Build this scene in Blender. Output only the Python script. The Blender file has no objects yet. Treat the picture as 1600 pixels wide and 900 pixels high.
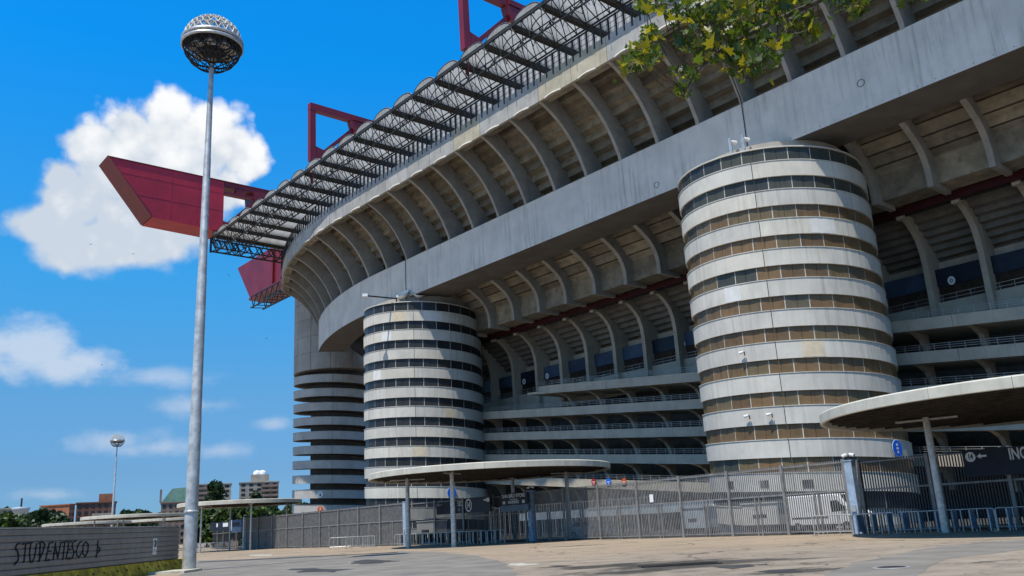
import bpy, math, random
from mathutils import Vector, Matrix
random.seed(7)
R = math.radians
scene = bpy.context.scene
COL = scene.collection

# ------------------------------------------------------------------ camera
PITCH, ROLL, FPX, EYE = R(15.29), R(3.091), 1340.0, 1.6
cp, sp, cr, sr = math.cos(PITCH), math.sin(PITCH), math.cos(ROLL), math.sin(ROLL)
lv_up = Vector((0, -sp, cp)); fwd = Vector((0, cp, sp)); lv_rt = Vector((1, 0, 0))
c_rt = lv_rt*cr - lv_up*sr; c_up = lv_rt*sr + lv_up*cr
cam = bpy.data.cameras.new('camera'); cam.sensor_width = 36; cam.lens = FPX/1600*36
cam.clip_start = 0.1; cam.clip_end = 6000
cam_o = bpy.data.objects.new('camera', cam); COL.objects.link(cam_o)
cam_o.matrix_world = Matrix.Translation((0, 0, EYE)) @ Matrix((c_rt, c_up, -fwd)).transposed().to_4x4()
scene.camera = cam_o

# ------------------------------------------------------------------ sun, sky
SUN_EL, SUN_H = R(66.0), Vector((-0.60, -0.80))
to_sun = Vector((SUN_H.x*math.cos(SUN_EL), SUN_H.y*math.cos(SUN_EL), math.sin(SUN_EL)))
sl = bpy.data.lights.new('sun', 'SUN'); sl.energy = 5.0; sl.angle = R(0.5); sl.color = (1.0, 0.955, 0.87)
so = bpy.data.objects.new('sun', sl); COL.objects.link(so)
so.rotation_euler = (-to_sun).to_track_quat('-Z', 'Y').to_euler(); so.location = (-40, -60, 120)

scene.view_settings.view_transform = 'Standard'
scene.view_settings.look = 'None'
scene.view_settings.gamma = 1.0
scene.view_settings.use_curve_mapping = False
scene.view_settings.exposure = 0.0

world = bpy.data.worlds.new('World'); scene.world = world; world.use_nodes = True
WT = world.node_tree; WN = WT.nodes; WN.clear()

class NB:
    """tiny expression helper for shader nodes"""
    def __init__(s, tree): s.t = tree
    def n(s, typ, **kw):
        x = s.t.nodes.new(typ)
        for k, v in kw.items(): setattr(x, k, v)
        return x
    def put(s, sock, v):
        if isinstance(v, (int, float)): sock.default_value = v
        elif isinstance(v, (tuple, list)):
            sock.default_value = tuple(v) if len(v) == len(sock.default_value) else tuple(v)+(1.0,)
        else: s.t.links.new(v, sock)
    def m(s, op, a, b=0.0, c=None, clamp=False):
        x = s.n('ShaderNodeMath', operation=op, use_clamp=clamp)
        s.put(x.inputs[0], a); s.put(x.inputs[1], b)
        if c is not None: s.put(x.inputs[2], c)
        return x.outputs[0]
    def mix(s, f, a, b, typ='MIX'):
        x = s.n('ShaderNodeMix', data_type='RGBA', blend_type=typ)
        s.put(x.inputs[0], f); s.put(x.inputs[6], a); s.put(x.inputs[7], b)
        return x.outputs[2]
    def ss(s, v, lo, hi):
        x = s.n('ShaderNodeMapRange', interpolation_type='SMOOTHSTEP')
        s.put(x.inputs[0], v); x.inputs[1].default_value = lo; x.inputs[2].default_value = hi
        return x.outputs[0]
    def noise(s, vec, scale, detail=4, rough=0.55, dist=0.0):
        x = s.n('ShaderNodeTexNoise'); s.put(x.inputs['Vector'], vec)
        x.inputs['Scale'].default_value = scale; x.inputs['Detail'].default_value = detail
        x.inputs['Roughness'].default_value = rough; x.inputs['Distortion'].default_value = dist
        return x.outputs[0]
    def mapping(s, vec, scale=(1, 1, 1), loc=(0, 0, 0)):
        x = s.n('ShaderNodeMapping'); s.put(x.inputs[0], vec)
        x.inputs['Location'].default_value = loc; x.inputs['Scale'].default_value = scale
        return x.outputs[0]
    def sep(s, vec):
        x = s.n('ShaderNodeSeparateXYZ'); s.put(x.inputs[0], vec); return x.outputs
    def comb(s, a, b, c):
        x = s.n('ShaderNodeCombineXYZ'); s.put(x.inputs[0], a); s.put(x.inputs[1], b); s.put(x.inputs[2], c)
        return x.outputs[0]

w = NB(WT)
SKY_STR = 0.12
sky = w.n('ShaderNodeTexSky', sky_type='NISHITA'); sky.sun_disc = False
sky.sun_elevation = SUN_EL; sky.sun_rotation = math.atan2(SUN_H.x, SUN_H.y) % (2*math.pi)
sky.altitude = 120; sky.air_density = 1.25; sky.dust_density = 0.3; sky.ozone_density = 2.5
tc = w.n('ShaderNodeTexCoord')
dx, dy, dz = w.sep(tc.outputs['Generated'])
az = w.m('ARCTAN2', dx, dy); el = w.m('ARCSINE', dz)
DEG = math.pi/180
# the photograph's deep azure: the sky's own colour graded by elevation
tr_ = w.n('ShaderNodeValToRGB'); w.put(tr_.inputs[0], w.m('DIVIDE', el, 40*DEG, clamp=True))
stops = [(0.0, (.25, .56, 1.25)), (.10, (.27, .52, .98)), (.21, (.31, .65, 1.0)), (.40, (.20, .92, 1.36)), (.75, (.03, 1.09, 1.90)), (1.0, (.03, 1.12, 2.0))]
er = tr_.color_ramp.elements
while len(er) < len(stops): er.new(.5)
for e_, (p_, c_) in zip(er, stops): e_.position = p_; e_.color = (c_[0]/2, c_[1]/2, c_[2]/2, 1)
dt = w.n('ShaderNodeVectorMath', operation='DOT_PRODUCT'); w.put(dt.inputs[0], tc.outputs['Generated']); dt.inputs[1].default_value = to_sun
grade = w.mix(w.m('MULTIPLY', w.ss(dt.outputs['Value'], .32, 1.0), .9), w.mix(1.0, tr_.outputs[0], (2, 2, 2, 1), 'MULTIPLY'), (.85, 1.0, 1.12, 1))   # paler round the sun
skygr = w.mix(1.0, sky.outputs[0], grade, 'MULTIPLY')
uv = w.comb(w.m('DIVIDE', az, DEG), w.m('DIVIDE', el, DEG), 0.0)      # degrees of azimuth and elevation
fine = w.noise(uv, 0.50, 6, 0.55, 0.12)
broad = w.noise(w.mapping(uv, (1, 1.25, 1), (3.1, 7.7, 0)), 0.20, 2, 0.5)
ux, uy, _ = w.sep(uv)
def blobs(lst):
    acc = None
    for (a0, e0, ra, re) in lst:
        u = w.m('DIVIDE', w.m('SUBTRACT', ux, a0), ra); v = w.m('DIVIDE', w.m('SUBTRACT', uy, e0), re)
        q = w.m('SUBTRACT', 1.0, w.m('SQRT', w.m('ADD', w.m('MULTIPLY', u, u), w.m('MULTIPLY', v, v))))
        acc = q if acc is None else w.m('SMOOTH_MAX', acc, q, 0.16)
    return acc
def PX(x, y):
    u, v = x-800, 450-y
    a = u*cr+v*sr; b = -u*sr+v*cr
    return Vector((a, FPX*cp-b*sp, FPX*sp+b*cp))
def ae(x, y):
    r = PX(x, y); return math.degrees(math.atan2(r.x, r.y)), math.degrees(math.atan2(r.z, math.hypot(r.x, r.y)))
def bl(x, y, rx, ry): a, e = ae(x, y); return (a, e, rx/27.0, ry/25.5)
big = blobs([bl(250, 240, 135, 100), bl(325, 222, 100, 76), bl(180, 270, 95, 80), bl(365, 232, 58, 56), bl(125, 315, 78, 62),
             bl(85, 350, 78, 44), bl(140, 385, 105, 52), bl(220, 350, 150, 82), bl(262, 185, 66, 52), bl(95, 275, 46, 30), bl(205, 385, 115, 42), bl(315, 300, 95, 70), bl(205, 200, 60, 42), bl(150, 225, 70, 50), bl(388, 245, 46, 50), bl(62, 352, 62, 34)])
rag = w.m('ADD', w.m('MULTIPLY', w.m('SUBTRACT', fine, 0.5), 1.15), w.m('MULTIPLY', w.m('SUBTRACT', broad, 0.5), 0.5))
def vor(scale, off):
    x = w.n('ShaderNodeTexVoronoi', feature='F1'); wv = w.n('ShaderNodeVectorMath', operation='ADD')
    w.put(wv.inputs[0], w.mapping(uv, (1, 1.1, 1), off)); nz = w.n('ShaderNodeTexNoise'); w.put(nz.inputs['Vector'], uv); nz.inputs['Scale'].default_value = .8; nz.inputs['Detail'].default_value = 3
    sc = w.n('ShaderNodeVectorMath', operation='SCALE'); w.put(sc.inputs[0], nz.outputs['Color']); sc.inputs['Scale'].default_value = .9; w.put(wv.inputs[1], sc.outputs[0])
    w.put(x.inputs['Vector'], wv.outputs[0]); x.inputs['Scale'].default_value = scale; return x.outputs['Distance']
p1, p2 = vor(.42, (0, 0, 0)), vor(1.0, (3, 1, 0))
puff = w.m('ADD', w.m('MULTIPLY', w.m('SUBTRACT', .42, p1), .75), w.m('MULTIPLY', w.m('SUBTRACT', .42, p2), .40))
rag = w.m('ADD', w.m('MULTIPLY', rag, .6), w.m('MULTIPLY', puff, .55))
dens = w.ss(w.m('ADD', big, rag), -0.02, 0.38)
# softer towards its lower left, as thin cloud is
soft = w.ss(w.m('ADD', big, w.m('MULTIPLY', rag, 0.8)), -0.08, 0.40)
low_side = w.ss(w.m('SUBTRACT', w.m('MULTIPLY', uy, 1.0), w.m('MULTIPLY', w.m('ADD', ux, 25.0), -0.25)), 21.0, 16.5)
dens = w.m('ADD', w.m('MULTIPLY', dens, w.m('SUBTRACT', 1.0, low_side)), w.m('MULTIPLY', soft, low_side))
billow = w.noise(w.mapping(uv, (1, 1.1, 1), (0.35, -0.4, 0)), 0.36, 4, 0.55, 0.2)
lit = w.m('ADD', w.m('ADD', w.m('MULTIPLY', w.ss(w.m('ADD', uy, w.m('MULTIPLY', ux, .10)), 15.0, 28.5), 1.15), .05), w.m('ADD', w.m('ADD', w.m('MULTIPLY', w.m('SUBTRACT', billow, 0.5), 1.3), w.m('MULTIPLY', puff, .9)), w.m('MULTIPLY', w.m('SUBTRACT', fine, .5), .7)))
ccol = w.mix(w.ss(lit, -.05, 1.0), (5.0, 5.65, 6.5, 1), (8.2, 8.25, 8.3, 1))
wisp = blobs([bl(45, 548, 105, 58), bl(138, 565, 62, 30), bl(-20, 540, 110, 50), bl(95, 575, 95, 32)])
wisp2 = blobs([bl(185, 688, 95, 26), bl(250, 700, 130, 20), bl(350, 703, 70, 20), bl(300, 634, 90, 22), bl(430, 662, 40, 16), bl(65, 772, 60, 14), bl(250, 590, 130, 22)])
wn = w.noise(w.mapping(uv, (1, 1.5, 1), (1.7, 0, 0)), 0.42, 5, 0.55)
wd = w.m('MULTIPLY', w.ss(w.m('ADD', wisp, w.m('MULTIPLY', w.m('SUBTRACT', wn, 0.5), 1.3)), 0.0, 0.75), 0.62)
wd2 = w.m('MULTIPLY', w.ss(w.m('ADD', wisp2, w.m('MULTIPLY', w.m('SUBTRACT', wn, 0.5), 1.7)), 0.05, 1.15), 0.42)
skyc = w.mix(wd2, skygr, (6.3, 6.6, 7.2, 1))
skyc = w.mix(wd, skyc, (6.6, 6.9, 7.3, 1))
skyc = w.mix(dens, skyc, ccol)
bgn = w.n('ShaderNodeBackground'); bgn.inputs['Strength'].default_value = SKY_STR
WT.links.new(skyc, bgn.inputs['Color'])
wo = w.n('ShaderNodeOutputWorld'); WT.links.new(bgn.outputs[0], wo.inputs['Surface'])
scene.render.engine = 'CYCLES'
scene.cycles.max_bounces = 5; scene.cycles.diffuse_bounces = 1; scene.cycles.glossy_bounces = 2; scene.cycles.transmission_bounces = 3
world.cycles.sampling_method = 'MANUAL'; world.cycles.sample_map_resolution = 256

# ------------------------------------------------------------------ local frame of the stadium's long side
# s runs along the facade (away to the left), q outwards to the plaza, z up
O = Vector((20.74, 70.45)); D = Vector((-0.6558, 0.7549)).normalized(); N = Vector((-D.y, D.x)); S0, RC = 60.0, 72.0
if N.dot(-O) < 0: N = -N
CC = O + D*S0 - N*RC
def frame(s):
    if s <= S0: return D, N
    th = (s-S0)/RC
    n = N*math.cos(th)+D*math.sin(th)
    return (D*math.cos(th)-N*math.sin(th)), n
def P(s, q, z):
    if s <= S0: p = O+D*s+N*q
    else: p = CC+frame(s)[1]*(RC+q)
    return Vector((p.x, p.y, z))
def PS(s, q, z):
    p = O+D*s+N*q; return Vector((p.x, p.y, z))
def MAT(s, q=0, z=0, straight=False, sx=1.0):
    t, n = (D, N) if straight else frame(s)
    p = PS(s, q, z) if straight else P(s, q, z)
    return Matrix(((t.x*sx, n.x, 0, p.x), (t.y*sx, n.y, 0, p.y), (0, 0, 1, p.z), (0, 0, 0, 1)))
def at(x, y, dist):                 # a point seen at pixel x, y at horizontal distance dist
    r = PX(x, y); t = dist/math.hypot(r.x, r.y); return Vector((r.x*t, r.y*t, EYE+r.z*t))
def gnd(x, y, z=0.0):
    r = PX(x, y); t = (z-EYE)/r.z; return Vector((r.x*t, r.y*t, z))

# ------------------------------------------------------------------ mesh helpers
class MB:
    def __init__(s): s.v = []; s.f = []; s.mi = []; s.cur = 0
    def add(s, vs, fs):
        k = len(s.v); s.v += [tuple(v) for v in vs]
        for f in fs: s.f.append(tuple(i+k for i in f)); s.mi.append(s.cur)
    def hexa(s, c):                  # eight corners: bottom ring then top ring
        s.add(c, [(3, 2, 1, 0), (4, 5, 6, 7), (0, 1, 5, 4), (1, 2, 6, 5), (2, 3, 7, 6), (3, 0, 4, 7)])
    def box(s, x0, x1, y0, y1, z0, z1, M=None):
        c = [Vector(p) for p in ((x0, y0, z0), (x1, y0, z0), (x1, y1, z0), (x0, y1, z0), (x0, y0, z1), (x1, y0, z1), (x1, y1, z1), (x0, y1, z1))]
        if M: c = [M @ p for p in c]
        s.hexa(c)
    def tube(s, a, b, r, n=4, r2=None, cap=False):
        a, b = Vector(a), Vector(b); d = b-a
        if d.length < 1e-6: return
        d.normalize(); u = d.orthogonal().normalized() if abs(d.z) > .99 else d.cross(Vector((0, 0, 1))).normalized()
        v = d.cross(u); r2 = r if r2 is None else r2; k = len(s.v); vs = []
        for p, rr in ((a, r), (b, r2)):
            for i in range(n):
                t = 2*math.pi*(i+.5)/n; vs.append(p+u*(rr*math.cos(t))+v*(rr*math.sin(t)))
        fs = [(i, (i+1) % n, n+(i+1) % n, n+i) for i in range(n)]
        if cap: fs += [tuple(range(n-1, -1, -1)), tuple(range(n, 2*n))]
        s.add(vs, fs)
    def path(s, pts, r, n=5):
        for a, b in zip(pts, pts[1:]): s.tube(a, b, r, n)
    def prism(s, prof, fn0, fn1):    # a closed outline carried from fn0 to fn1
        n = len(prof); vs = [fn0(*p) for p in prof]+[fn1(*p) for p in prof]
        s.add(vs, [tuple(range(n-1, -1, -1)), tuple(range(n, 2*n))]+[(i, (i+1) % n, n+(i+1) % n, n+i) for i in range(n)])
    def sweep(s, prof, fns, caps=True):
        n = len(prof); m = len(fns); vs = [f(*p) for f in fns for p in prof]; fs = []
        for j in range(m-1):
            for i in range(n): fs.append((j*n+i, j*n+(i+1) % n, (j+1)*n+(i+1) % n, (j+1)*n+i))
        if caps: fs += [tuple(range(n-1, -1, -1)), tuple(range((m-1)*n, m*n))]
        s.add(vs, fs)
    def lathe(s, prof, c, n=24, a0=0, a1=2*math.pi, close=True):
        m = len(prof); vs = []; k = n if close else n+1
        for i in range(k):
            t = a0+(a1-a0)*i/n
            for r, z in prof: vs.append((c[0]+r*math.cos(t), c[1]+r*math.sin(t), c[2]+z))
        fs = []
        for i in range(n):
            j = (i+1) % k
            for q in range(m-1): fs.append((i*m+q, j*m+q, j*m+q+1, i*m+q+1))
        s.add(vs, fs)
    def mesh(s, name, mats, smooth=False):
        me = bpy.data.meshes.new(name); me.from_pydata(s.v, [], s.f)
        for mt in (mats if isinstance(mats, (list, tuple)) else [mats]): me.materials.append(mt)
        if any(s.mi): me.polygons.foreach_set('material_index', s.mi)
        if smooth: me.polygons.foreach_set('use_smooth', [True]*len(me.polygons))
        import bmesh as _b
        bm = _b.new(); bm.from_mesh(me); _b.ops.recalc_face_normals(bm, faces=bm.faces); bm.to_mesh(me); bm.free()
        me.update(); return me
    def build(s, name, mats, parent=None, smooth=False, M=None):
        return mk(name, s.mesh(name, mats, smooth), parent, M)
def mk(name, me, parent=None, M=None):
    o = bpy.data.objects.new(name, me); COL.objects.link(o)
    if M is not None: o.matrix_basis = M
    if parent is not None:
        o.parent = parent
        p = parent; T = Matrix.Identity(4)
        chain = []
        while p is not None: chain.append(p); p = p.parent
        W = Matrix.Identity(4)
        for p in reversed(chain): W = W @ p.matrix_parent_inverse @ p.matrix_basis
        o.matrix_parent_inverse = W.inverted()
    return o
def tag(o, label, cat, group=None):
    o['label'] = label; o['category'] = cat
    if group: o['group'] = group
    return o
def thing(name, loc, label, cat, group=None):
    o = bpy.data.objects.new(name, None); COL.objects.link(o); o.matrix_basis = Matrix.Translation(Vector(loc)); o.empty_display_size = .5
    return tag(o, label, cat, group)
def copy_tree(o, parent=None):
    c = o.copy(); COL.objects.link(c)
    if parent is not None: c.parent = parent
    for ch in list(o.children): copy_tree(ch, c)
    return c

# ------------------------------------------------------------------ materials
def mat(name, col, rough=.7, metal=0.0, var=.12, scale=1.2, streak=0.0, bump=.0, bscale=30, stain=None, rnd=None, spec=.3, fleck=0.0):
    m = bpy.data.materials.new(name); m.use_nodes = True; t = m.node_tree; b = t.nodes['Principled BSDF']; x = NB(t)
    g = x.n('ShaderNodeNewGeometry').outputs['Position']
    f = x.noise(g, scale, 6, .6)
    dark = tuple(c*(1-var*1.6) for c in col); lite = tuple(min(1, c*(1+var)) for c in col)
    c = x.mix(x.ss(f, .30, .70), dark, lite)
    if streak:
        sv = x.noise(x.mapping(g, (1.7, 1.7, .09)), 1.6, 5, .62)
        sv2 = x.noise(x.mapping(g, (.35, .35, .25)), .6, 3, .5)
        c = x.mix(x.m('MULTIPLY', x.ss(sv, .46, .72), x.m('MULTIPLY', x.ss(sv2, .35, .62), streak)), c, tuple(k*.42 for k in col))
        c = x.mix(x.m('MULTIPLY', x.ss(x.noise(x.mapping(g, (2.3, 2.3, .13), (5, 3, 1)), 1.3, 4, .6), .58, .75), streak*.6), c, tuple(min(1, k*1.35) for k in col))
    if stain:
        sc, amt, colr = stain
        c = x.mix(x.m('MULTIPLY', x.ss(x.noise(x.mapping(g, (1, 1, 1), (9, 2, 4)), sc, 6, .65), .52, .72), amt), c, colr)
    if fleck:
        c = x.mix(x.m('MULTIPLY', x.ss(x.noise(g, 55, 2, .5), .58, .7), fleck), c, tuple(k*.45 for k in col))
    if rnd:
        oi = x.n('ShaderNodeObjectInfo').outputs['Random']
        rr = x.n('ShaderNodeValToRGB'); x.put(rr.inputs[0], oi); e = rr.color_ramp; e.interpolation = 'CONSTANT'
        while len(e.elements) < len(rnd): e.elements.new(.5)
        for i, (pos, cl) in enumerate(rnd): e.elements[i].position = pos; e.elements[i].color = (*cl, 1)
        c = x.mix(1.0, c, rr.outputs[0], 'MULTIPLY')
    t.links.new(c, b.inputs['Base Color'])
    b.inputs['Roughness'].default_value = rough; b.inputs['Metallic'].default_value = metal
    b.inputs['Specular IOR Level'].default_value = spec
    if bump:
        bp = x.n('ShaderNodeBump'); bp.inputs['Strength'].default_value = bump; bp.inputs['Distance'].default_value = .02
        x.put(bp.inputs['Height'], x.noise(g, bscale, 4, .6)); t.links.new(bp.outputs[0], b.inputs['Normal'])
    return m
M = {}
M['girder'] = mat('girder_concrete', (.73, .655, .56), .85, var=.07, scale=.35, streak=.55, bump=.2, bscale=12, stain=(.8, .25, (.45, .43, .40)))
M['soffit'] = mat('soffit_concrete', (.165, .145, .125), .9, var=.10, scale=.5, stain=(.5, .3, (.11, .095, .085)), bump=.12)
M['rib'] = mat('rib_concrete', (.36, .325, .275), .88, var=.10, scale=.7, streak=.22, bump=.1)
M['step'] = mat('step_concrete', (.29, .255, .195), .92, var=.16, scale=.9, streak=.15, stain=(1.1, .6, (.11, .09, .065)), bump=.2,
                rnd=[(0, (1, 1, 1)), (.2, (.78, .77, .74)), (.4, (1.25, 1.2, 1.1)), (.6, (.9, .88, .84)), (.8, (1.1, 1.06, .98)), (.9, (.65, .63, .6))])
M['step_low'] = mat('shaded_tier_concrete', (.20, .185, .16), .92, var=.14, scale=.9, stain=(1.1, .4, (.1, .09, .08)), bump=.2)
M['panel'] = mat('parapet_concrete', (.44, .42, .38), .88, var=.10, scale=.6, streak=.45, bump=.15,
                 rnd=[(0, (1, 1, 1)), (.22, (.80, .80, .80)), (.42, (1.10, 1.09, 1.06)), (.62, (.90, .90, .90)), (.78, (1.08, 1.0, .80)), (.88, (.86, .87, .90))])
M['lip'] = mat('sunlit_lip_concrete', (.56, .53, .46), .85, var=.08)  # paler than the panels: sunlight on the lip crescents painted into the colour
M['band'] = mat('band_concrete', (.62, .585, .51), .85, var=.06, scale=.5, streak=.42, bump=.12, bscale=18, stain=(.7, .3, (.42, .39, .33)), rnd=[(0, (1, 1, 1)), (.3, (.93, .93, .94)), (.55, (1.04, 1.03, 1.0)), (.8, (.97, .96, .93))])
M['bandg'] = mat('grey_band_concrete', (.50, .47, .42), .88, var=.08, scale=.5, streak=.35, bump=.1, stain=(.6, .25, (.28, .28, .27)))
M['drum'] = mat('drum_concrete', (.42, .385, .33), .88, var=.10, scale=.4, streak=.5, bump=.15)
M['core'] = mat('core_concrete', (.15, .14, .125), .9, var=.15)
M['ramp'] = mat('ramp_concrete', (.47, .405, .31), .88, var=.08, scale=.6, streak=.30, bump=.12)
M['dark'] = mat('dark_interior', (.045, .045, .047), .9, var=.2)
M['mull'] = mat('mullion_paint', (.64, .60, .52), .5, var=.05)
M['red'] = mat('crimson_steel', (.20, .011, .015), .42, var=.14, scale=.25, streak=.30, spec=.5)
M['redp'] = mat('crimson_plate', (.50, .019, .034), .45, var=.10, scale=.3, streak=.25, spec=.5)
M['redpipe'] = mat('dull_red_steel', (.05, .007, .009), .5, var=.15)
M['truss'] = mat('black_steel', (.028, .028, .028), .55, var=.2)
M['galv'] = mat('galvanised_steel', (.56, .55, .52), .38, metal=.55, var=.16, scale=5, streak=.35)
M['pole'] = mat('lamp_pole_steel', (.50, .50, .48), .42, metal=.35, var=.18, scale=2.2, streak=.5, stain=(3, .35, (.30, .33, .36)))
M['wpipe'] = mat('white_pipe', (.75, .76, .75), .5, var=.05)
M['fence'] = mat('fence_steel', (.25, .24, .225), .5, metal=.2, var=.15, scale=2.5)
M['gatebar'] = mat('dark_gate_steel', (.06, .064, .07), .5, metal=.2, var=.15)
M['blue'] = mat('blue_painted_steel', (.33, .43, .55), .5, var=.15, scale=3, stain=(2.2, .5, (.38, .48, .60)))
M['bluep'] = mat('blue_turnstile_plate', (.22, .35, .48), .45, var=.2, scale=2)
M['navy'] = mat('navy_board', (.012, .017, .032), .45, var=.2, scale=1)
M['tealp'] = mat('teal_turnstile_plate', (.075, .105, .125), .5, var=.3, scale=2)
M['bluepan'] = mat('blue_hoarding', (.05, .075, .12), .5, var=.25, scale=.3)
M['white'] = mat('white_paint', (.78, .78, .76), .5, var=.04)
M['signred'] = mat('sign_red', (.45, .03, .025), .5, var=.05)
M['signblue'] = mat('sign_blue', (.01, .14, .72), .45, var=.05)
M['signor'] = mat('sign_orange', (.62, .10, .02), .5, var=.05)
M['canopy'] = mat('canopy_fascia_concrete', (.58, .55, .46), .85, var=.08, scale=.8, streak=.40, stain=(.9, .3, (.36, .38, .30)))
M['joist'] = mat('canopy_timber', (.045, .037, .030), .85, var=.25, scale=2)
M['wall'] = mat('corrugated_steel', (.26, .25, .23), .5, metal=.25, var=.08, scale=1.5, stain=(.6, .25, (.16, .17, .18)))
M['yellow'] = mat('worn_yellow_block', (.50, .36, .035), .9, var=.35, scale=2, streak=.55, stain=(1.8, .65, (.24, .19, .06)), bump=.3)
M['kerb'] = mat('kerb_stone', (.55, .52, .42), .9, var=.15, scale=3, stain=(2.5, .6, (.55, .43, .12)), bump=.3)
M['railst'] = mat('rail_steel', (.38, .36, .33), .5, metal=.3, var=.15)
M['paint'] = mat('black_spray_paint', (.012, .012, .014), .6, var=.1)
M['rubber'] = mat('tyre_rubber', (.02, .02, .02), .8)
M['carwhite'] = mat('van_paint', (.80, .81, .82), .3, var=.02, spec=.5)
M['carsilver'] = mat('silver_car_paint', (.62, .62, .60), .28, metal=.5, var=.03)
M['glassdark'] = mat('dark_glass', (.012, .014, .016), .08, var=.05, spec=.6)
M['bark'] = mat('bark', (.10, .085, .065), .9, var=.35, scale=9, bump=.5)
M['brick'] = mat('far_brick', (.32, .13, .075), .9, var=.12, scale=.6)
M['far'] = mat('far_render', (.36, .32, .26), .9, var=.12, scale=.3, streak=.3)
M['farbrown'] = mat('far_brown_render', (.22, .16, .13), .9, var=.15, scale=.3)
M['copper'] = mat('green_copper_roof', (.17, .30, .23), .7, var=.12, scale=.5)
M['tank'] = mat('pale_tank_steel', (.40, .46, .50), .5, var=.08, streak=.3)

def pane_mat(name, cols, rough=.38):
    m = mat(name, (1, 1, 1), rough, var=.10, scale=2.2, streak=.55, rnd=cols, spec=.3)
    return m
M['paneb'] = pane_mat('brown_blind_glazing', [(0, (.19, .118, .056)), (.20, (.155, .098, .048)), (.40, (.21, .130, .062)), (.58, (.175, .112, .053)), (.74, (.17, .125, .066)), (.92, (.13, .108, .070))])
M['paneg'] = pane_mat('olive_glazing', [(0, (.060, .064, .052)), (.4, (.075, .075, .058)), (.7, (.046, .050, .046))])
M['panek'] = pane_mat('dark_grey_glazing', [(0, (.028, .029, .030)), (.4, (.036, .035, .034)), (.7, (.022, .023, .025))])

def leafmat(name, col, trans=.5, var=.35, sc=.6):
    m = bpy.data.materials.new(name); m.use_nodes = True; t = m.node_tree; t.nodes.clear(); x = NB(t)
    g = x.n('ShaderNodeNewGeometry').outputs['Position']
    c = x.mix(x.ss(x.noise(g, sc, 4, .6), .3, .7), tuple(k*(1-var) for k in col), tuple(k*(1+var) for k in col))
    d = x.n('ShaderNodeBsdfDiffuse'); x.put(d.inputs[0], c)
    tr = x.n('ShaderNodeBsdfTranslucent'); x.put(tr.inputs[0], x.mix(1.0, c, (1.5, 1.35, .5, 1), 'MULTIPLY'))
    gl = x.n('ShaderNodeBsdfGlossy'); gl.inputs[1].default_value = .4; gl.inputs[0].default_value = (.8, .8, .8, 1)
    mx = x.n('ShaderNodeMixShader'); mx.inputs[0].default_value = trans; t.links.new(d.outputs[0], mx.inputs[1]); t.links.new(tr.outputs[0], mx.inputs[2])
    m2 = x.n('ShaderNodeMixShader'); m2.inputs[0].default_value = .025; t.links.new(mx.outputs[0], m2.inputs[1]); t.links.new(gl.outputs[0], m2.inputs[2])
    o = x.n('ShaderNodeOutputMaterial'); t.links.new(m2.outputs[0], o.inputs[0]); return m
M['leafA'] = leafmat('leaf_green', (.07, .12, .018), .5)
M['leafB'] = leafmat('leaf_yellow_green', (.24, .23, .020), .55)
M['leafC'] = leafmat('leaf_dark', (.035, .065, .016), .35)
M['leafD'] = leafmat('leaf_turning', (.30, .12, .02), .5)
M['fol1'] = leafmat('tree_foliage_mid', (.045, .085, .020), .3, .45, .35)
M['fol2'] = leafmat('tree_foliage_dark', (.022, .045, .016), .2, .4, .35)
M['fol3'] = leafmat('tree_foliage_light', (.075, .120, .028), .35, .4, .35)

def vaultmat():
    m = bpy.data.materials.new('translucent_roof_sheet'); m.use_nodes = True; t = m.node_tree; t.nodes.clear(); x = NB(t)
    g = x.n('ShaderNodeNewGeometry').outputs['Position']
    c = x.mix(x.ss(x.noise(g, .9, 5, .6), .3, .7), (.42, .42, .40), (.56, .56, .53))
    d = x.n('ShaderNodeBsdfDiffuse'); x.put(d.inputs[0], c); tr = x.n('ShaderNodeBsdfTranslucent'); x.put(tr.inputs[0], c)
    mx = x.n('ShaderNodeMixShader'); mx.inputs[0].default_value = .5; t.links.new(d.outputs[0], mx.inputs[1]); t.links.new(tr.outputs[0], mx.inputs[2])
    o = x.n('ShaderNodeOutputMaterial'); t.links.new(mx.outputs[0], o.inputs[0]); return m
M['vault'] = vaultmat()

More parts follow.
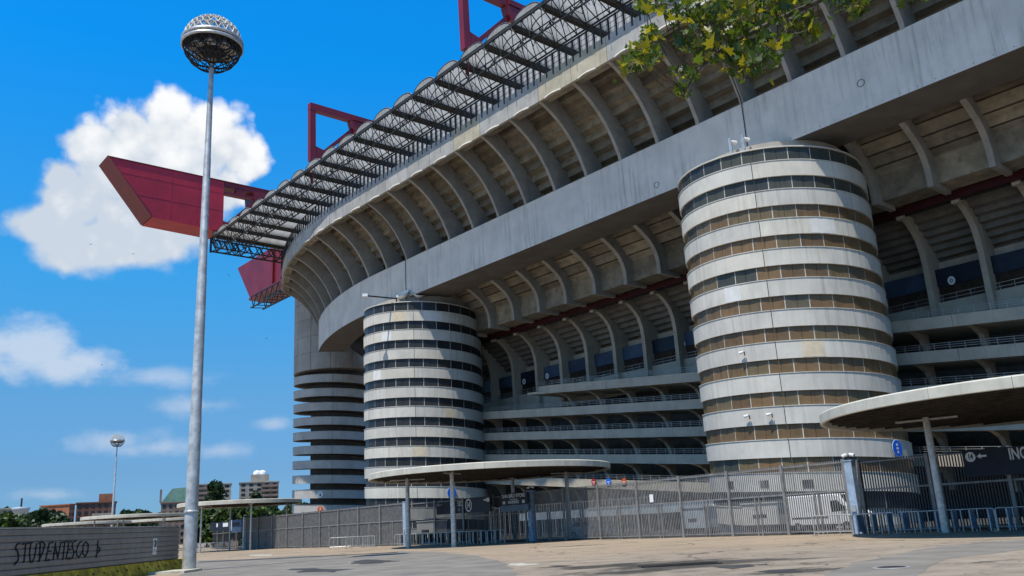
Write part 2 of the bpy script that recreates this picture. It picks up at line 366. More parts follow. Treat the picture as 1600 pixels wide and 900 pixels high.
# ------------------------------------------------------------------ ground
def groundmat():
    m = bpy.data.materials.new('plaza_paving'); m.use_nodes = True; t = m.node_tree; b = t.nodes['Principled BSDF']; x = NB(t)
    g = x.n('ShaderNodeNewGeometry').outputs['Position']
    c = x.mix(x.ss(x.noise(g, .09, 5, .6), .3, .7), (.31, .235, .16), (.38, .295, .205))
    c = x.mix(x.m('MULTIPLY', x.ss(x.noise(g, .55, 6, .65), .48, .72), .55), c, (.21, .168, .125))
    c = x.mix(x.m('MULTIPLY', x.ss(x.noise(x.mapping(g, (.22, 1.5, 1)), .45, 8, .72), .50, .66), .75), c, (.15, .125, .10))
    c = x.mix(x.m('MULTIPLY', x.ss(x.noise(x.mapping(g, (.3, 2.2, 1), (4, 9, 0)), .7, 7, .7), .56, .70), .6), c, (.42, .345, .255))
    c = x.mix(x.m('MULTIPLY', x.ss(x.noise(g, 3.2, 5, .7), .5, .75), .35), c, (.16, .135, .10))
    c = x.mix(x.m('MULTIPLY', x.ss(x.noise(g, 26, 3, .7), .45, .75), .35), c, (.40, .33, .25))
    gx, gy, _ = x.sep(g)
    # worn greyer towards the middle of the plaza, where cars drive
    near = x.ss(x.m('ADD', gy, x.m('MULTIPLY', x.noise(g, .12, 4, .6), 22)), 58, 40)
    c = x.mix(x.m('MULTIPLY', near, .55), c, x.mix(x.ss(x.noise(g, .7, 6, .65), .35, .7), (.29, .25, .205), (.12, .11, .096)))
    # damp, oily stains round the drain
    st = None
    for px, py, rx, ry, k in ((1060, 882, 3.6, 1.5, 1.0), (960, 884, 3.0, .8, .8), (1180, 876, 3.4, .5, .7), (1240, 893, 2.0, .5, .7), (900, 853, 2.2, .35, .8), (730, 877, 1.2, .35, .8), (870, 886, .9, .25, .8), (990, 893, 3.2, .7, .6)):
        p = gnd(px, py)
        u = x.m('DIVIDE', x.m('SUBTRACT', gx, p.x), rx); v = x.m('DIVIDE', x.m('SUBTRACT', gy, p.y), ry*2.2)
        e = x.m('MULTIPLY', x.m('SUBTRACT', 1.0, x.m('SQRT', x.m('ADD', x.m('MULTIPLY', u, u), x.m('MULTIPLY', v, v)))), k)
        st = e if st is None else x.m('SMOOTH_MAX', st, e, .1)
    st = x.ss(x.m('ADD', st, x.m('MULTIPLY', x.m('SUBTRACT', x.noise(x.mapping(g, (.6, 1.3, 1)), .8, 7, .7), .5), 2.2)), .05, .50)
    c = x.mix(x.m('MULTIPLY', st, .88), c, (.045, .042, .037))
    for sc_, wd_, am_ in ((.11, .010, .75), (.34, .012, .45)):
        vo = x.n('ShaderNodeTexVoronoi', feature='DISTANCE_TO_EDGE'); nz = x.n('ShaderNodeTexNoise'); x.put(nz.inputs['Vector'], g); nz.inputs['Scale'].default_value = .5; nz.inputs['Detail'].default_value = 6
        ad = x.n('ShaderNodeVectorMath', operation='ADD'); sk = x.n('ShaderNodeVectorMath', operation='SCALE'); x.put(sk.inputs[0], nz.outputs['Color']); sk.inputs['Scale'].default_value = 3.0
        x.put(ad.inputs[0], g); x.put(ad.inputs[1], sk.outputs[0]); x.put(vo.inputs['Vector'], ad.outputs[0]); vo.inputs['Scale'].default_value = sc_
        c = x.mix(x.m('MULTIPLY', x.ss(vo.outputs['Distance'], wd_, wd_*.3), am_), c, (.06, .055, .045))
    t.links.new(c, b.inputs['Base Color'])
    x.put(b.inputs['Roughness'], x.m('SUBTRACT', .9, x.m('MULTIPLY', st, .45)))
    b.inputs['Specular IOR Level'].default_value = .25
    bp = x.n('ShaderNodeBump'); bp.inputs['Strength'].default_value = .35; bp.inputs['Distance'].default_value = .02
    x.put(bp.inputs['Height'], x.noise(g, 18, 6, .7)); t.links.new(bp.outputs[0], b.inputs['Normal'])
    return m
M['ground'] = groundmat()
M['asph'] = mat('grey_asphalt', (.215, .195, .165), .9, var=.14, scale=.5, stain=(.5, .45, (.10, .10, .10)), bump=.35, bscale=25, fleck=.3)
M['asphd'] = mat('dark_asphalt', (.055, .054, .052), .8, var=.2, scale=1.2, bump=.3, bscale=25)
M['iron'] = mat('cast_iron', (.022, .021, .020), .6, var=.3)

mb = MB(); mb.add([(-3000, -400, 0), (3000, -400, 0), (3000, 4500, 0), (-3000, 4500, 0)], [(0, 1, 2, 3)])
ground = mb.build('ground', M['ground']); ground['kind'] = 'structure'
mb = MB(); ol = [(-60, 14.0), (-13.8, 13.9), (17.5, 10.7), (33.6, 12.6), (78, 10.0), (105, 4.0), (105, -40), (-60, -40)]
mb.add([PS(s_, q_, .004) for s_, q_ in ol], [tuple(range(len(ol)))]); o = mb.build('dark_ground_sheet', mat('dark_ground_behind_fence', (.060, .058, .054), .9, var=.2, scale=.4, stain=(.4, .4, (.035, .034, .032)), bump=.3, bscale=25)); o['kind'] = 'structure'  # darker ground sheet from the fence line back under the stadium
def patch(name, pxs, m, z, jag=.12):
    pts = [gnd(*p, z=z) for p in pxs]; out = []
    for a, b in zip(pts, pts[1:]+pts[:1]):
        k = max(2, int((b-a).length/1.2))
        for i in range(k):
            p = a.lerp(b, i/k); out.append((p.x+random.uniform(-jag, jag), p.y+random.uniform(-jag, jag), z))
    mb = MB(); mb.add(out, [tuple(range(len(out)))]); o = mb.build(name, m); o['kind'] = 'structure'; return o
patch('asphalt_patch', [(305, 876), (380, 874), (470, 868), (560, 868), (625, 861), (690, 863), (745, 868), (785, 877), (806, 893), (816, 915), (280, 915), (285, 884)], M['asph'], .004)
patch('asphalt_patch', [(1285, 912), (1300, 893), (1335, 879), (1390, 868), (1470, 853), (1540, 847), (1640, 841), (1640, 853), (1560, 864), (1480, 874), (1446, 886), (1440, 912)], M['asph'], .004)
patch('tar_repair', [(548, 878), (575, 874), (606, 876), (596, 880), (560, 882)], M['asphd'], .008, .25)
patch('tar_repair', [(452, 889), (500, 887), (546, 890), (520, 894), (470, 895)], M['asphd'], .008, .35)
patch('tar_repair', [(548, 879.2), (600, 876.5), (625, 876), (625, 877), (590, 879.5), (550, 881)], M['asphd'], .010, .1)
M['worn'] = mat('worn_pale_paving', (.46, .42, .35), .9, var=.2, scale=2, stain=(1.5, .6, (.28, .24, .19)))
patch('worn_patch', [(792, 881), (815, 879.6), (842, 880.6), (846, 882.6), (820, 884), (800, 884)], M['worn'], .006, .2)
patch('worn_patch', [(384, 867.6), (405, 866.2), (430, 866.6), (424, 868.4), (396, 869)], M['worn'], .013, .25)
patch('tar_repair', [(1120, 886), (1170, 881), (1215, 880), (1190, 883), (1150, 888)], M['asphd'], .006, .3)
patch('tar_repair', [(1195, 892), (1240, 889), (1262, 892), (1230, 895)], M['asphd'], .006, .3)
patch('tar_repair', [(862, 884), (880, 882.6), (894, 883.4), (878, 885)], M['asphd'], .006, .15)
patch('tar_seam', [(310, 877.6), (470, 870), (620, 862.4), (622, 863.3), (470, 871.2), (312, 878.8)], M['asphd'], .012, .03)

# ------------------------------------------------------------------ towers with helical ramps
PITCHZ, TR = 2.5, 8.1
def tower_frame(c):
    to = Vector((-c[0], -c[1])).normalized(); rt = Vector((-to.y, to.x))     # towards the plaza's viewer side, and to its right
    if rt.x < 0: rt = -rt
    return to, rt
def tower(c, ztop, panes, label, open_tower=False, nturn=11, seam=-.14):
    root = thing('ramp_tower', (c[0], c[1], 0), label, 'tower', 'cylindrical ramp towers')
    to, rt = tower_frame(c)
    def pt(phi, r, z): v = to*(math.cos(phi)*r)+rt*(math.sin(phi)*r); return Vector((c[0]+v.x, c[1]+v.y, z))
    def zh(phi): return ztop-PITCHZ*phi/(2*math.pi)
    H = 1.40; bm = M['bandg'] if open_tower else M['band']
    for k in range(-1, nturn):
        a0 = seam+2*math.pi*k; n = 64; last = (k == nturn-1); b0 = a0+2*math.pi
        if k == -1: a0 = -math.pi
        mb = MB(); fns = []
        for i in range(n+1):
            ph = a0+.0035+(b0-a0-.007)*i/n
            def fn(r, z, ph=ph, last=last):
                return pt(ph, r, max(zh(ph)+z, -.02))
            fns.append(fn)
        prof = [(TR, -H), (TR, -.06), (TR+.045, -.055), (TR+.045, 0), (TR-.24, 0), (TR-.24, -H)]
        mb.sweep(prof, fns); mb.build('ramp_parapet', bm, root)
        # the ramp slab behind it
        mb = MB(); fl = [(TR-.25, -H+.02), (TR-.25, -H+.30), (4.7, -H+.30), (4.7, -H+.02)]
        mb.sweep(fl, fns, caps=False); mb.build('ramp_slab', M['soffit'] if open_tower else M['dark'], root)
    mb = MB(); rc = 5.0
    mb.lathe([(rc, -.02), (rc, ztop+1.1)], (c[0], c[1], 0), 48); mb.build('core', M['core'], root, True)
    if not open_tower:
        NP = 27; step = 2*math.pi/NP; wd = TR*step-.02
        mbp = MB()
        for x0, x1 in ((-wd/2+.05, -.012), (.012, wd/2-.05)): mbp.box(x0, x1, -.03, .01, -.64, .64)
        pm = {k: mbp.mesh('window_pane', M[k]) for k in set(panes)}
        mbm = MB(); mbm.box(-.045, .045, -.07, .03, -.66, .66); mm = mbm.mesh('mullion', M['mull'])
        for k in range(-2, nturn):
            for i in range(NP):
                phi = i*step+2*math.pi*k
                if phi < -2*math.pi-2.0: continue
                d = (phi+math.pi) % (2*math.pi)-math.pi
                if abs(d) > 1.95: continue
                for half in (0, 1):
                    ph = phi+half*step/2
                    zc = zh(ph)-H-(PITCHZ-H)/2
                    if zc < .3: continue
                    o_ = to*math.cos(ph)+rt*math.sin(ph); t_ = -to*math.sin(ph)+rt*math.cos(ph)
                    p = pt(ph, TR-.20, zc)
                    sl = -PITCHZ/(2*math.pi*TR) if half else 0.0
                    mw = Matrix(((t_.x, o_.x, 0, p.x), (t_.y, o_.y, 0, p.y), (sl, 0, 1, p.z), (0, 0, 0, 1)))
                    if half:
                        mname = panes[max(0, min(len(panes)-1, int(math.floor((phi+math.pi)/(2*math.pi)))+1))]
                        if mname == 'paneb' and random.random() < .04: mname = 'paneg' if 'paneg' in pm else mname
                        mk('window_pane', pm[mname], root, mw)
                    else: mk('mullion', mm, root, mw)
        # thin roof rim over the top windows and the drum that carries the girder
        mb = MB(); n = 64; fns = []
        for i in range(n+1):
            ph = -math.pi*1.0+2*math.pi*i/n
            def fn(r, z, ph=ph): return pt(ph, r, zh(ph)+1.13+z)
            fns.append(fn)
        mb.sweep([(TR-.02, 0), (TR-.02, .10), (TR-.5, .16), (4.0, .16), (4.0, 0)], fns); mb.build('roof_rim', M['mull'], root)
        mb = MB(); mb.lathe([(6.7, ztop-1.5), (6.7, 31.28)], (c[0], c[1], 0), 56); mb.build('top_drum', M['drum'], root, True)
    return root, pt, zh
TOWER_R = (23.79, 73.10); TOWER_M = (-12.80, 116.83); TOWER_L = (-33.1, 157.9)
tR, ptR, zhR = tower(TOWER_R, 29.1, ['paneg', 'paneg'] + ['paneb']*9 + ['panek'], 'large white banded ramp tower with brown blinds nearest the van')
tM, ptM, zhM = tower(TOWER_M, 29.0, ['panek']*12, 'cream banded ramp tower with dark windows behind the middle round canopy')
tL, ptL, zhL = tower(TOWER_L, 28.57, None, 'farthest grey ramp tower with open decks and a tall concrete drum', open_tower=True)
# upper drum of the far tower, cast in lifts
mbj = MB(); lift = 3.1; zz = 29.75
while zz < 51.2:
    for k in range(13):
        a0 = -math.pi*.95+k*2*math.pi/13*.97; a1 = a0+2*math.pi/13*.97-.014
        mb = MB(); fns = [(lambda r, z, a=a0+(a1-a0)*i/5, b=zz: ptL(a, r, b+z)) for i in range(6)]
        mb.sweep([(TR+.05, 0), (TR+.05, lift-.10), (TR-.3, lift-.10), (TR-.3, 0)], fns); mb.build('drum_panel', M['drum'], tL)
    zz += lift
mb = MB(); mb.lathe([(5.0, 29.74), (TR-.02, 29.74), (TR-.04, 52.5), (0.1, 52.5)], (*TOWER_L, 0), 48); mb.build('drum_shell', M['drum'], tL)

# repaired and discoloured facing panels
M['patchy'] = mat('yellowed_repair', (.66, .56, .40), .9, var=.08); M['patchw'] = mat('fresh_repair', (.72, .70, .65), .9, var=.05)
for pf, zf, tw, lst in ((ptM, zhM, tM, ((-.50, 0, .24, 'patchy'), (-.72, 1, .2, 'patchw'), (.33, 5, .2, 'patchy'), (.02, 0, .3, 'patchw'), (-.95, 3, .2, 'patchw'), (-.2, 7, .22, 'patchy'))), (ptR, zhR, tR, ((-.6, 4, .18, 'patchw'), (.35, 2, .25, 'patchw'), (.1, 6, .2, 'patchy')))):
    for ph, k, wd_, mn in lst:
        mb = MB(); fns = [(lambda r, z, a=ph+wd_*i/4, pf=pf, zf=zf, k=k: pf(a, r, zf(a+2*math.pi*k)+z)) for i in range(5)]
        mb.sweep([(TR+.006, -1.36), (TR+.006, -.08), (TR-.01, -.08), (TR-.01, -1.36)], fns); mb.build('repair_panel', M[mn], tw)
# vents in the lowest band of the near tower
for ph in (-.82, -.42, -.02, .42):
    o_ = ptR(ph, TR+.012, zhR(ph+2*math.pi*10)-.85); e = ptR(ph, TR+1, o_.z)-o_; e.normalize(); t_ = Vector((-e.y, e.x, 0))
    mb = MB(); mw = Matrix(((t_.x, e.x, 0, o_.x), (t_.y, e.y, 0, o_.y), (0, 0, 1, o_.z), (0, 0, 0, 1)))
    for i in range(5): mb.box(-.36+i*.15, -.25+i*.15, -.02, .03, -.28, .28)
    mb.build('vent_grille', M['dark'], tR, M=mw)
# concrete base wall round the foot of each glazed tower
for c, t in ((TOWER_R, tR), (TOWER_M, tM)):
    mb = MB(); mb.lathe([(TR-.30, -.02), (TR-.30, 1.6)], (*c, 0), 56); mb.build('base_wall', M['band'], t, True)

# ------------------------------------------------------------------ upper stand
def srange(a, b, st):
    n = max(1, int(math.ceil((b-a)/st))); return [a+(b-a)*i/n for i in range(n+1)]
US = thing('upper_stand', P(20, 0, 31.3), 'upper stand of the stadium with concrete girder, curved ribs and stepped underside', 'grandstand')
ss_ = srange(-60, 60, 10)+srange(60, 91.2, 1.6)[1:]
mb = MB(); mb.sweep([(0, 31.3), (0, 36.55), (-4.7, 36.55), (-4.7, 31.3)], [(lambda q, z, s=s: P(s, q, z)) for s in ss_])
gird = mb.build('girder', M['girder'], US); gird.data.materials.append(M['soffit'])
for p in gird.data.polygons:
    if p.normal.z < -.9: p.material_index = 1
SR = [4.0+4.905*k for k in range(-5, 20)]            # rib positions, -40 ... 97
rout = [(0, 36.5), (.10, 37.0), (.38, 37.6), (.95, 38.8), (1.85, 40.15), (2.75, 41.2), (3.65, 42.0), (4.7, 42.72), (5.5, 43.15), (6.12, 43.42)]
rin = [(6.0, 45.4), (4.6, 45.2), (1.2, 42.2), (-.9, 40.1), (-2.4, 38.5), (-2.5, 36.5)]
mb = MB(); mb.prism(rout+rin, lambda y, z: (-.19, y, z), lambda y, z: (.19, y, z)); rib_me = mb.mesh('rib', M['rib'])
A, B = Vector((-3.0, 37.75)), Vector((5.2, 45.9)); NS = 9
def plank(a, b, f, lip):               # a tread beam with an open slot up to the next one
    v = b-a; e_ = a+v*f; nn = Vector((-v.y, v.x)).normalized()
    return [(a.x+.05, a.y-lip), (a.x+v.x*.18+.02, a.y+v.y*.40-lip*.2), (e_.x, e_.y), (e_.x+nn.x*.3, e_.y+nn.y*.3), (a.x+nn.x*.32, a.y+nn.y*.32), (a.x-.10, a.y-lip)]
def elbow(a, b):                       # an angled precast step: riser outside, tread set back
    return [(a.x+.03, a.y-.14), (a.x, b.y-.20), (b.x, b.y-.02), (b.x, b.y+.22), (a.x-.22, b.y+.22), (a.x-.15, a.y-.14)]
steps = []
for i in range(NS):
    a = A.lerp(B, i/NS); b = A.lerp(B, (i+1)/NS)
    # each tread beam: a sloping face, then a small return to the next
    pr = elbow(a, b)
    mb = MB(); mb.prism(pr, lambda y, z: (-.5, y, z), lambda y, z: (.5, y, z)); steps.append(mb.mesh('tread_beam', M['step']))
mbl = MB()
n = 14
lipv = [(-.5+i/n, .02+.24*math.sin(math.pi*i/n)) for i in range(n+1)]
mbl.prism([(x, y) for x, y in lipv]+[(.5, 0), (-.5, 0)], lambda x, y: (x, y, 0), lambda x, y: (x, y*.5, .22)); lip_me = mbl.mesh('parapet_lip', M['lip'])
mbp = MB(); mbp.box(-.4945, .4945, -.35, 0, 43.42, 46.05); pan_me = mbp.mesh('parapet_panel', M['panel'])
mbp = MB(); mbp.box(-.5, .5, -1.25, -.36, 43.5, 43.75); sof_me = mbp.mesh('parapet_soffit', M['step'])
def rail_mesh():
    mb = MB()
    for i in range(5):
        x = -.5+i/5+.1; mb.box(x-.019, x+.019, -.10, .03, 45.45, 47.9)
    for z, t_ in ((46.6, .018), (47.2, .018), (47.82, .10)): mb.box(-.5, .5, -.07, -.035, z-t_, z+t_)
    for i in range(10):
        x = -.5+(i+.5)/10; mb.box(x-.0045, x+.0045, -.066, -.05, 46.05, 47.82)
    return mb.mesh('guard_rail', M['truss'])
rail_me = rail_mesh()
for k, s in enumerate(SR):
    mk('rib', rib_me, US, MAT(s))
    if k+1 < len(SR):
        sm = (SR[k]+SR[k+1])/2; gap = 4.905
        ex = lambda q: (gap*(1+q/RC)) if sm > S0 else gap
        for st in steps:
            q = st.vertices[1].co.y
            mk('tread_beam', st, US, MAT(sm, sx=ex(q)-.02))
        QP = 6.2
        mk('parapet_panel', pan_me, US, MAT(sm, QP, 0, sx=ex(QP)))
        mk('parapet_soffit', sof_me, US, MAT(sm, QP, 0, sx=ex(QP)))
        mk('guard_rail', rail_me, US, MAT(sm, QP, 0, sx=ex(QP)))
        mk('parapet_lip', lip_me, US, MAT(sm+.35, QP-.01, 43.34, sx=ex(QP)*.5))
# the stepped seating deck that closes the tier above, and its lower continuation
mb = MB(); sl2 = srange(-60, 60, 20)+srange(60, 98, 2.0)[1:]
mb.sweep([(4.4, 46.25), (4.4, 46.35), (-3.2, 39.8), (-9.2, 31.0), (-12.5, 28.2), (-12.5, 27.6), (-11.95, 27.6), (-9.6, 30.1), (-5.6, 33.3), (-4.85, 36.4), (-3.7, 39.3)],
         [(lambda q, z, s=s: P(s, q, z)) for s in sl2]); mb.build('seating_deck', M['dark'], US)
mb = MB(); mb.sweep([(-2.55, 36.56), (-2.55, 37.9), (-2.9, 37.9), (-2.9, 36.56)], [(lambda q, z, s=s: P(s, q, z)) for s in sl2]); mb.build('tier_back_wall', M['rib'], US)
# lower row: ribs that reach back under the girder
SL = [-12.3+4.85*k for k in range(-3, 19)]           # -27 ... 75
low_out = [(-4.75, 31.29), (-5.6, 30.85), (-6.75, 30.1), (-7.35, 29.5), (-7.75, 28.85), (-8.0, 28.1), (-8.08, 27.3), (-8.08, 26.5), (-11.4, 26.5)]
low_in = [(-11.4, 27.4), (-9.6, 27.5), (-9.6, 29.2), (-8.9, 30.2), (-5.4, 33.2), (-4.75, 33.2)]
mb = MB(); mb.prism(low_out+low_in, lambda y, z: (-.25, y, z), lambda y, z: (.25, y, z)); lrib = mb.mesh('bracket_rib', M['rib'])
lsteps = []
A2, B2 = Vector((-9.35, 29.15)), Vector((-5.3, 32.5))
for i in range(4):
    a = A2.lerp(B2, i/4); b = A2.lerp(B2, (i+1)/4)
    mb = MB(); mb.prism(plank(a, b, .74, .14), lambda y, z: (-.5, y, z), lambda y, z: (.5, y, z)); lsteps.append(mb.mesh('tread_beam', M['step']))
mb = MB(); mb.box(-.5, .5, -11.9, -9.2, 26.95, 29.35); box_me = mb.mesh('edge_beam', M['step'])
for k, s in enumerate(SL):
    mk('bracket_rib', lrib, US, MAT(s))
    if k+1 < len(SL):
        for st in lsteps: mk('tread_beam', st, US, MAT(s+2.425, sx=4.83))
        mk('edge_beam', box_me, US, MAT(s+2.425, sx=4.845))
# dark rainwater pipes down the girder and two inspection rings
for s in (-.95, 53.2):
    mb = MB(); mb.path([P(s, q+.05, z-.03) for q, z in reversed(rout)]+[P(s, .06, 36.4), P(s, .06, 31.0)], .04, 8); mb.build('rain_pipe', M['truss'], US, True)
for s, z in ((-11.74, 33.67), (9.5, 32.36)):
    mb = MB(); pr = [(P(s+.30*math.cos(a), .012, z+.30*math.sin(a))) for a in [i*math.pi/10 for i in range(21)]]; mb.path(pr, .03, 4); mb.build('inspection_ring', M['soffit'], US)
mb = MB()
for k in range(-20, 58):
    s = k*1.35+.3; mb.add([P(s+.04*math.cos(a), .006, 31.55+.04*math.sin(a)) for a in [i*math.pi/3 for i in range(6)]], [(0, 1, 2, 3, 4, 5)])
o = mb.build('tie_holes', M['dark'], US); o['kind'] = 'stuff'

# ------------------------------------------------------------------ second ring
LS = thing('lower_stand', PS(20, -15, 0), 'second ring of the stadium in deep shade behind the ramps, with bent concrete columns', 'grandstand')
ro2 = [(-12.5, 26.25), (-13.2, 26.15), (-13.9, 25.8), (-14.7, 25.2), (-15.3, 24.5), (-15.72, 23.4), (-15.9, 22.0), (-15.92, 16.6)]
ri2 = [(-17.3, 16.6), (-17.3, 20.6), (-17.6, 21.3), (-19.0, 22.6), (-15.6, 26.5), (-14.0, 27.3), (-12.5, 27.3)]
mb = MB(); mb.prism(ro2+ri2, lambda y, z: (-.25, y, z), lambda y, z: (.25, y, z)); col_me = mb.mesh('bent_column', M['ramp'])
A3, B3 = Vector((-18.9, 22.75)), Vector((-13.3, 27.15)); s3 = []
for i in range(8):
    a = A3.lerp(B3, i/8); b = A3.lerp(B3, (i+1)/8)
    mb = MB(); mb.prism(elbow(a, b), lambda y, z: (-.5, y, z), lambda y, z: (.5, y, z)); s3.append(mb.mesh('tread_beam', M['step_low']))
mb = MB(); mb.box(-.45, .45, -17.2, -17.12, 20.25, 21.85); hoard = mb.mesh('hoarding', M['bluepan']); hoard2 = hoard.copy(); hoard2.materials[0] = M['navy']
mb = MB(); mb.box(-.5, .5, -17.0, -16.7, 16.0, 18.7); pw_me = mb.mesh('parapet_wall', M['ramp'])
mb = MB()
for z in (19.0, 19.35): mb.box(-.5, .5, -16.9, -16.85, z-.025, z+.025)
for i in range(4): mb.box(-.5+i/4+.12, -.5+i/4+.128, -16.9, -16.85, 18.7, 19.37)
pr_me = mb.mesh('hand_rail', M['railst'])
mb = MB(); mb.box(-.5, .5, -18.7, -18.3, 21.9, 22.75); tw_me = mb.mesh('tier_wall', M['ramp'])
SL2 = [s for s in SL if s > -46]
mbc = MB(); mbc.box(-.3, .3, -12.95, -12.42, 25.95, 26.6); capm = mbc.mesh('column_head', M['ramp'])
for k, s in enumerate(SL2):
    mk('bent_column', col_me, LS, MAT(s, straight=True)); mk('column_head', capm, LS, MAT(s, straight=True))
    if k+1 < len(SL2):
        mw = MAT(s+2.425, straight=True, sx=4.84)
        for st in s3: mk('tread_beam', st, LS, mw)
        mk('hoarding', random.choice([hoard, hoard2, hoard2]), LS, mw)
        mk('parapet_wall', pw_me, LS, mw); mk('hand_rail', pr_me, LS, mw); mk('tier_wall', tw_me, LS, mw)
mb = MB(); mb.sweep([(-20.5, 0), (-20.5, 29), (-20.9, 29), (-20.9, 0)], [(lambda q, z, s=s: PS(s, q, z)) for s in (-60, 78)]); mb.build('rear_wall', M['core'], LS)
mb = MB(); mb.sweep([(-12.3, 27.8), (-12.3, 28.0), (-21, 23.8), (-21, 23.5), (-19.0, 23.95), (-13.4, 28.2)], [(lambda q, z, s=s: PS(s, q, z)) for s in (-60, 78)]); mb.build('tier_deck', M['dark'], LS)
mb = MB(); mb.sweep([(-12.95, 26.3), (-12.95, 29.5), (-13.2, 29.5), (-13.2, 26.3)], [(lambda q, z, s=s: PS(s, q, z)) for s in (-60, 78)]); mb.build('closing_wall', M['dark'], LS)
mb = MB(); mb.sweep([(-12.35, 26.22), (-12.35, 26.88), (-12.0, 26.88), (-12.0, 26.22)], [(lambda q, z, s=s: PS(s, q, z)) for s in (-60, 78)])
rp = mb.build('service_beam', M['redpipe'], US)
# white round gate numbers on the hoardings
for s in (-9.0, 26.9, 21.6, 45.0, 49.8):
    mb = MB(); pr = [(s+.33*math.cos(a), 20.55+.4*math.sin(a)) for a in [i*math.pi/8 for i in range(16)]]
    mb.prism(pr, lambda a, z: PS(a, -17.1, z), lambda a, z: PS(a, -17.06, z)); mb.build('gate_number', M['white'], LS)
    mb = MB()
    for i in range(12):
        a, b = i*math.pi/6, (i+1)*math.pi/6; mb.tube(PS(s+.10*math.cos(a), -17.05, 20.55+.16*math.sin(a)), PS(s+.10*math.cos(b), -17.05, 20.55+.16*math.sin(b)), .035, 4)
    mb.build('gate_number', M['navy'], LS)

# ------------------------------------------------------------------ outside ramps of the second ring
GR = .091
def ramp(z0, s0, s1, label, tip=False):
    root = thing('access_ramp', PS((s0+s1)/2, -12, z0+GR*(s0+s1)/2-1), label, 'ramp', 'sloping access ramps between the towers')
    zt = lambda s: z0+GR*s
    mb = MB()
    mb.sweep([(-10.2, -.95), (-10.2, -.70), (-17.2, -.70), (-17.2, -.95)], [(lambda q, z, s=s: PS(s, q, zt(s)+z)) for s in (s0, s1)]); mb.build('deck', M['ramp'], root)
    a = s0; L = 9.7
    while a < s1-.1:
        b = min(a+L, s1); mb = MB()
        if tip and b >= s1-.1:
            fr = [(a, -10.0), (b-4.2, -10.0), (b-1.6, -10.7), (b, -12.0)]
        else: fr = [(a+.015, -10.0), (b-.015, -10.0)]
        mb.sweep([(0, -.98), (0, 0), (-.2, 0), (-.2, -.98)], [(lambda q, z, s=s, q0=q0: PS(s, q0+q, zt(s)+z)) for s, q0 in fr]); mb.build('fascia_panel', M['ramp'], root)
        mb = MB()
        for h in (.22, .40, .58): mb.path([PS(s, q0-.1, zt(s)+h) for s, q0 in fr], .022, 4)
        kk = int((b-a)/1.21)
        for i in range(kk):
            s = a+(i+.5)*(b-a)/kk
            if not tip or s < s1-4.5: mb.box(s-.02, s+.02, -10.12, -10.08, 0, .58, Matrix(((D.x, N.x, 0, O.x), (D.y, N.y, 0, O.y), (0, 0, 1, zt(s)), (0, 0, 0, 1))))
        mb.build('hand_rail', M['railst'], root)
        a = b
    return root
mbk = MB(); mbk.prism([(-10.25, -.02), (-11.2, -.18), (-12.2, -.55), (-12.75, -1.15), (-12.95, -1.85), (-13.35, -1.85), (-13.35, 0), (-10.25, 0)], lambda y, z: (-.2, y, z), lambda y, z: (.2, y, z)); brk = mbk.mesh('bracket', M['ramp'])
mbk = MB(); mbk.box(-.22, .22, -13.4, -12.9, -1.92, -.02); colm = mbk.mesh('column', M['ramp'])
RZ = [(17.1, -50, 8.5, 'topmost sloping access ramp, right of the near tower'), (14.3, -50, 41.5, 'second sloping access ramp from the top, ending in a pointed tip'), (11.5, -50, 76, 'third sloping access ramp from the top, with steel handrail'),
      (8.7, -40, 76, 'fourth sloping access ramp from the top, just above the lowest full one'), (5.9, -34, 76, 'fifth sloping access ramp from the top, level with the middle canopy'), (3.1, 6, 76, 'lowest access ramp carrying the small round signs')]
for i, (z0, a, b, lab) in enumerate(RZ):
    rt_ = ramp(z0, a, b, lab, tip=(i == 1))
    for s in SL2:
        if a+1 < s < b-(5 if i == 1 else 1):
            mw = MAT(s, 0, z0+GR*s-.96, straight=True); mk('bracket', brk, rt_, mw); mk('column', colm, rt_, mw)
# bar screens under the ramps
def bars(mb, s0, s1, q, z0, z1, pitch, wdt, M_=PS):
    k = int(abs(s1-s0)/pitch)
    for i in range(k):
        s = s0+(s1-s0)*(i+.5)/k; c = M_(s, q, 0)
        mb.box(s-wdt/2, s+wdt/2, q-.02, q+.02, z0, z1, Matrix(((D.x, N.x, 0, O.x), (D.y, N.y, 0, O.y), (0, 0, 1, 0), (0, 0, 0, 1))))
for s0, s1, zz0, zz1, lab in ((-33, -19, .0, 6.6, 'tall dark bar screen under the ramps at right'), (7.0, 13.0, 2.0, 6.1, 'dark bar screen below the ramps left of the near tower'), (22, 76, 0, 3.6, 'low dark bar screen behind the middle canopy')):
    root = thing('bar_screen', PS((s0+s1)/2, -9.3, 0), lab, 'screen')
    mb = MB(); bars(mb, s0, s1, -9.4, zz0, zz1, .34, .12); o = mb.build('bars', M['fence'], root); o['kind'] = 'stuff'
    for z in (zz0+.2, zz1-.1): mb = MB(); mb.tube(PS(s0, -9.45, z), PS(s1, -9.45, z), .06, 4); mb.build('rail', M['fence'], root)

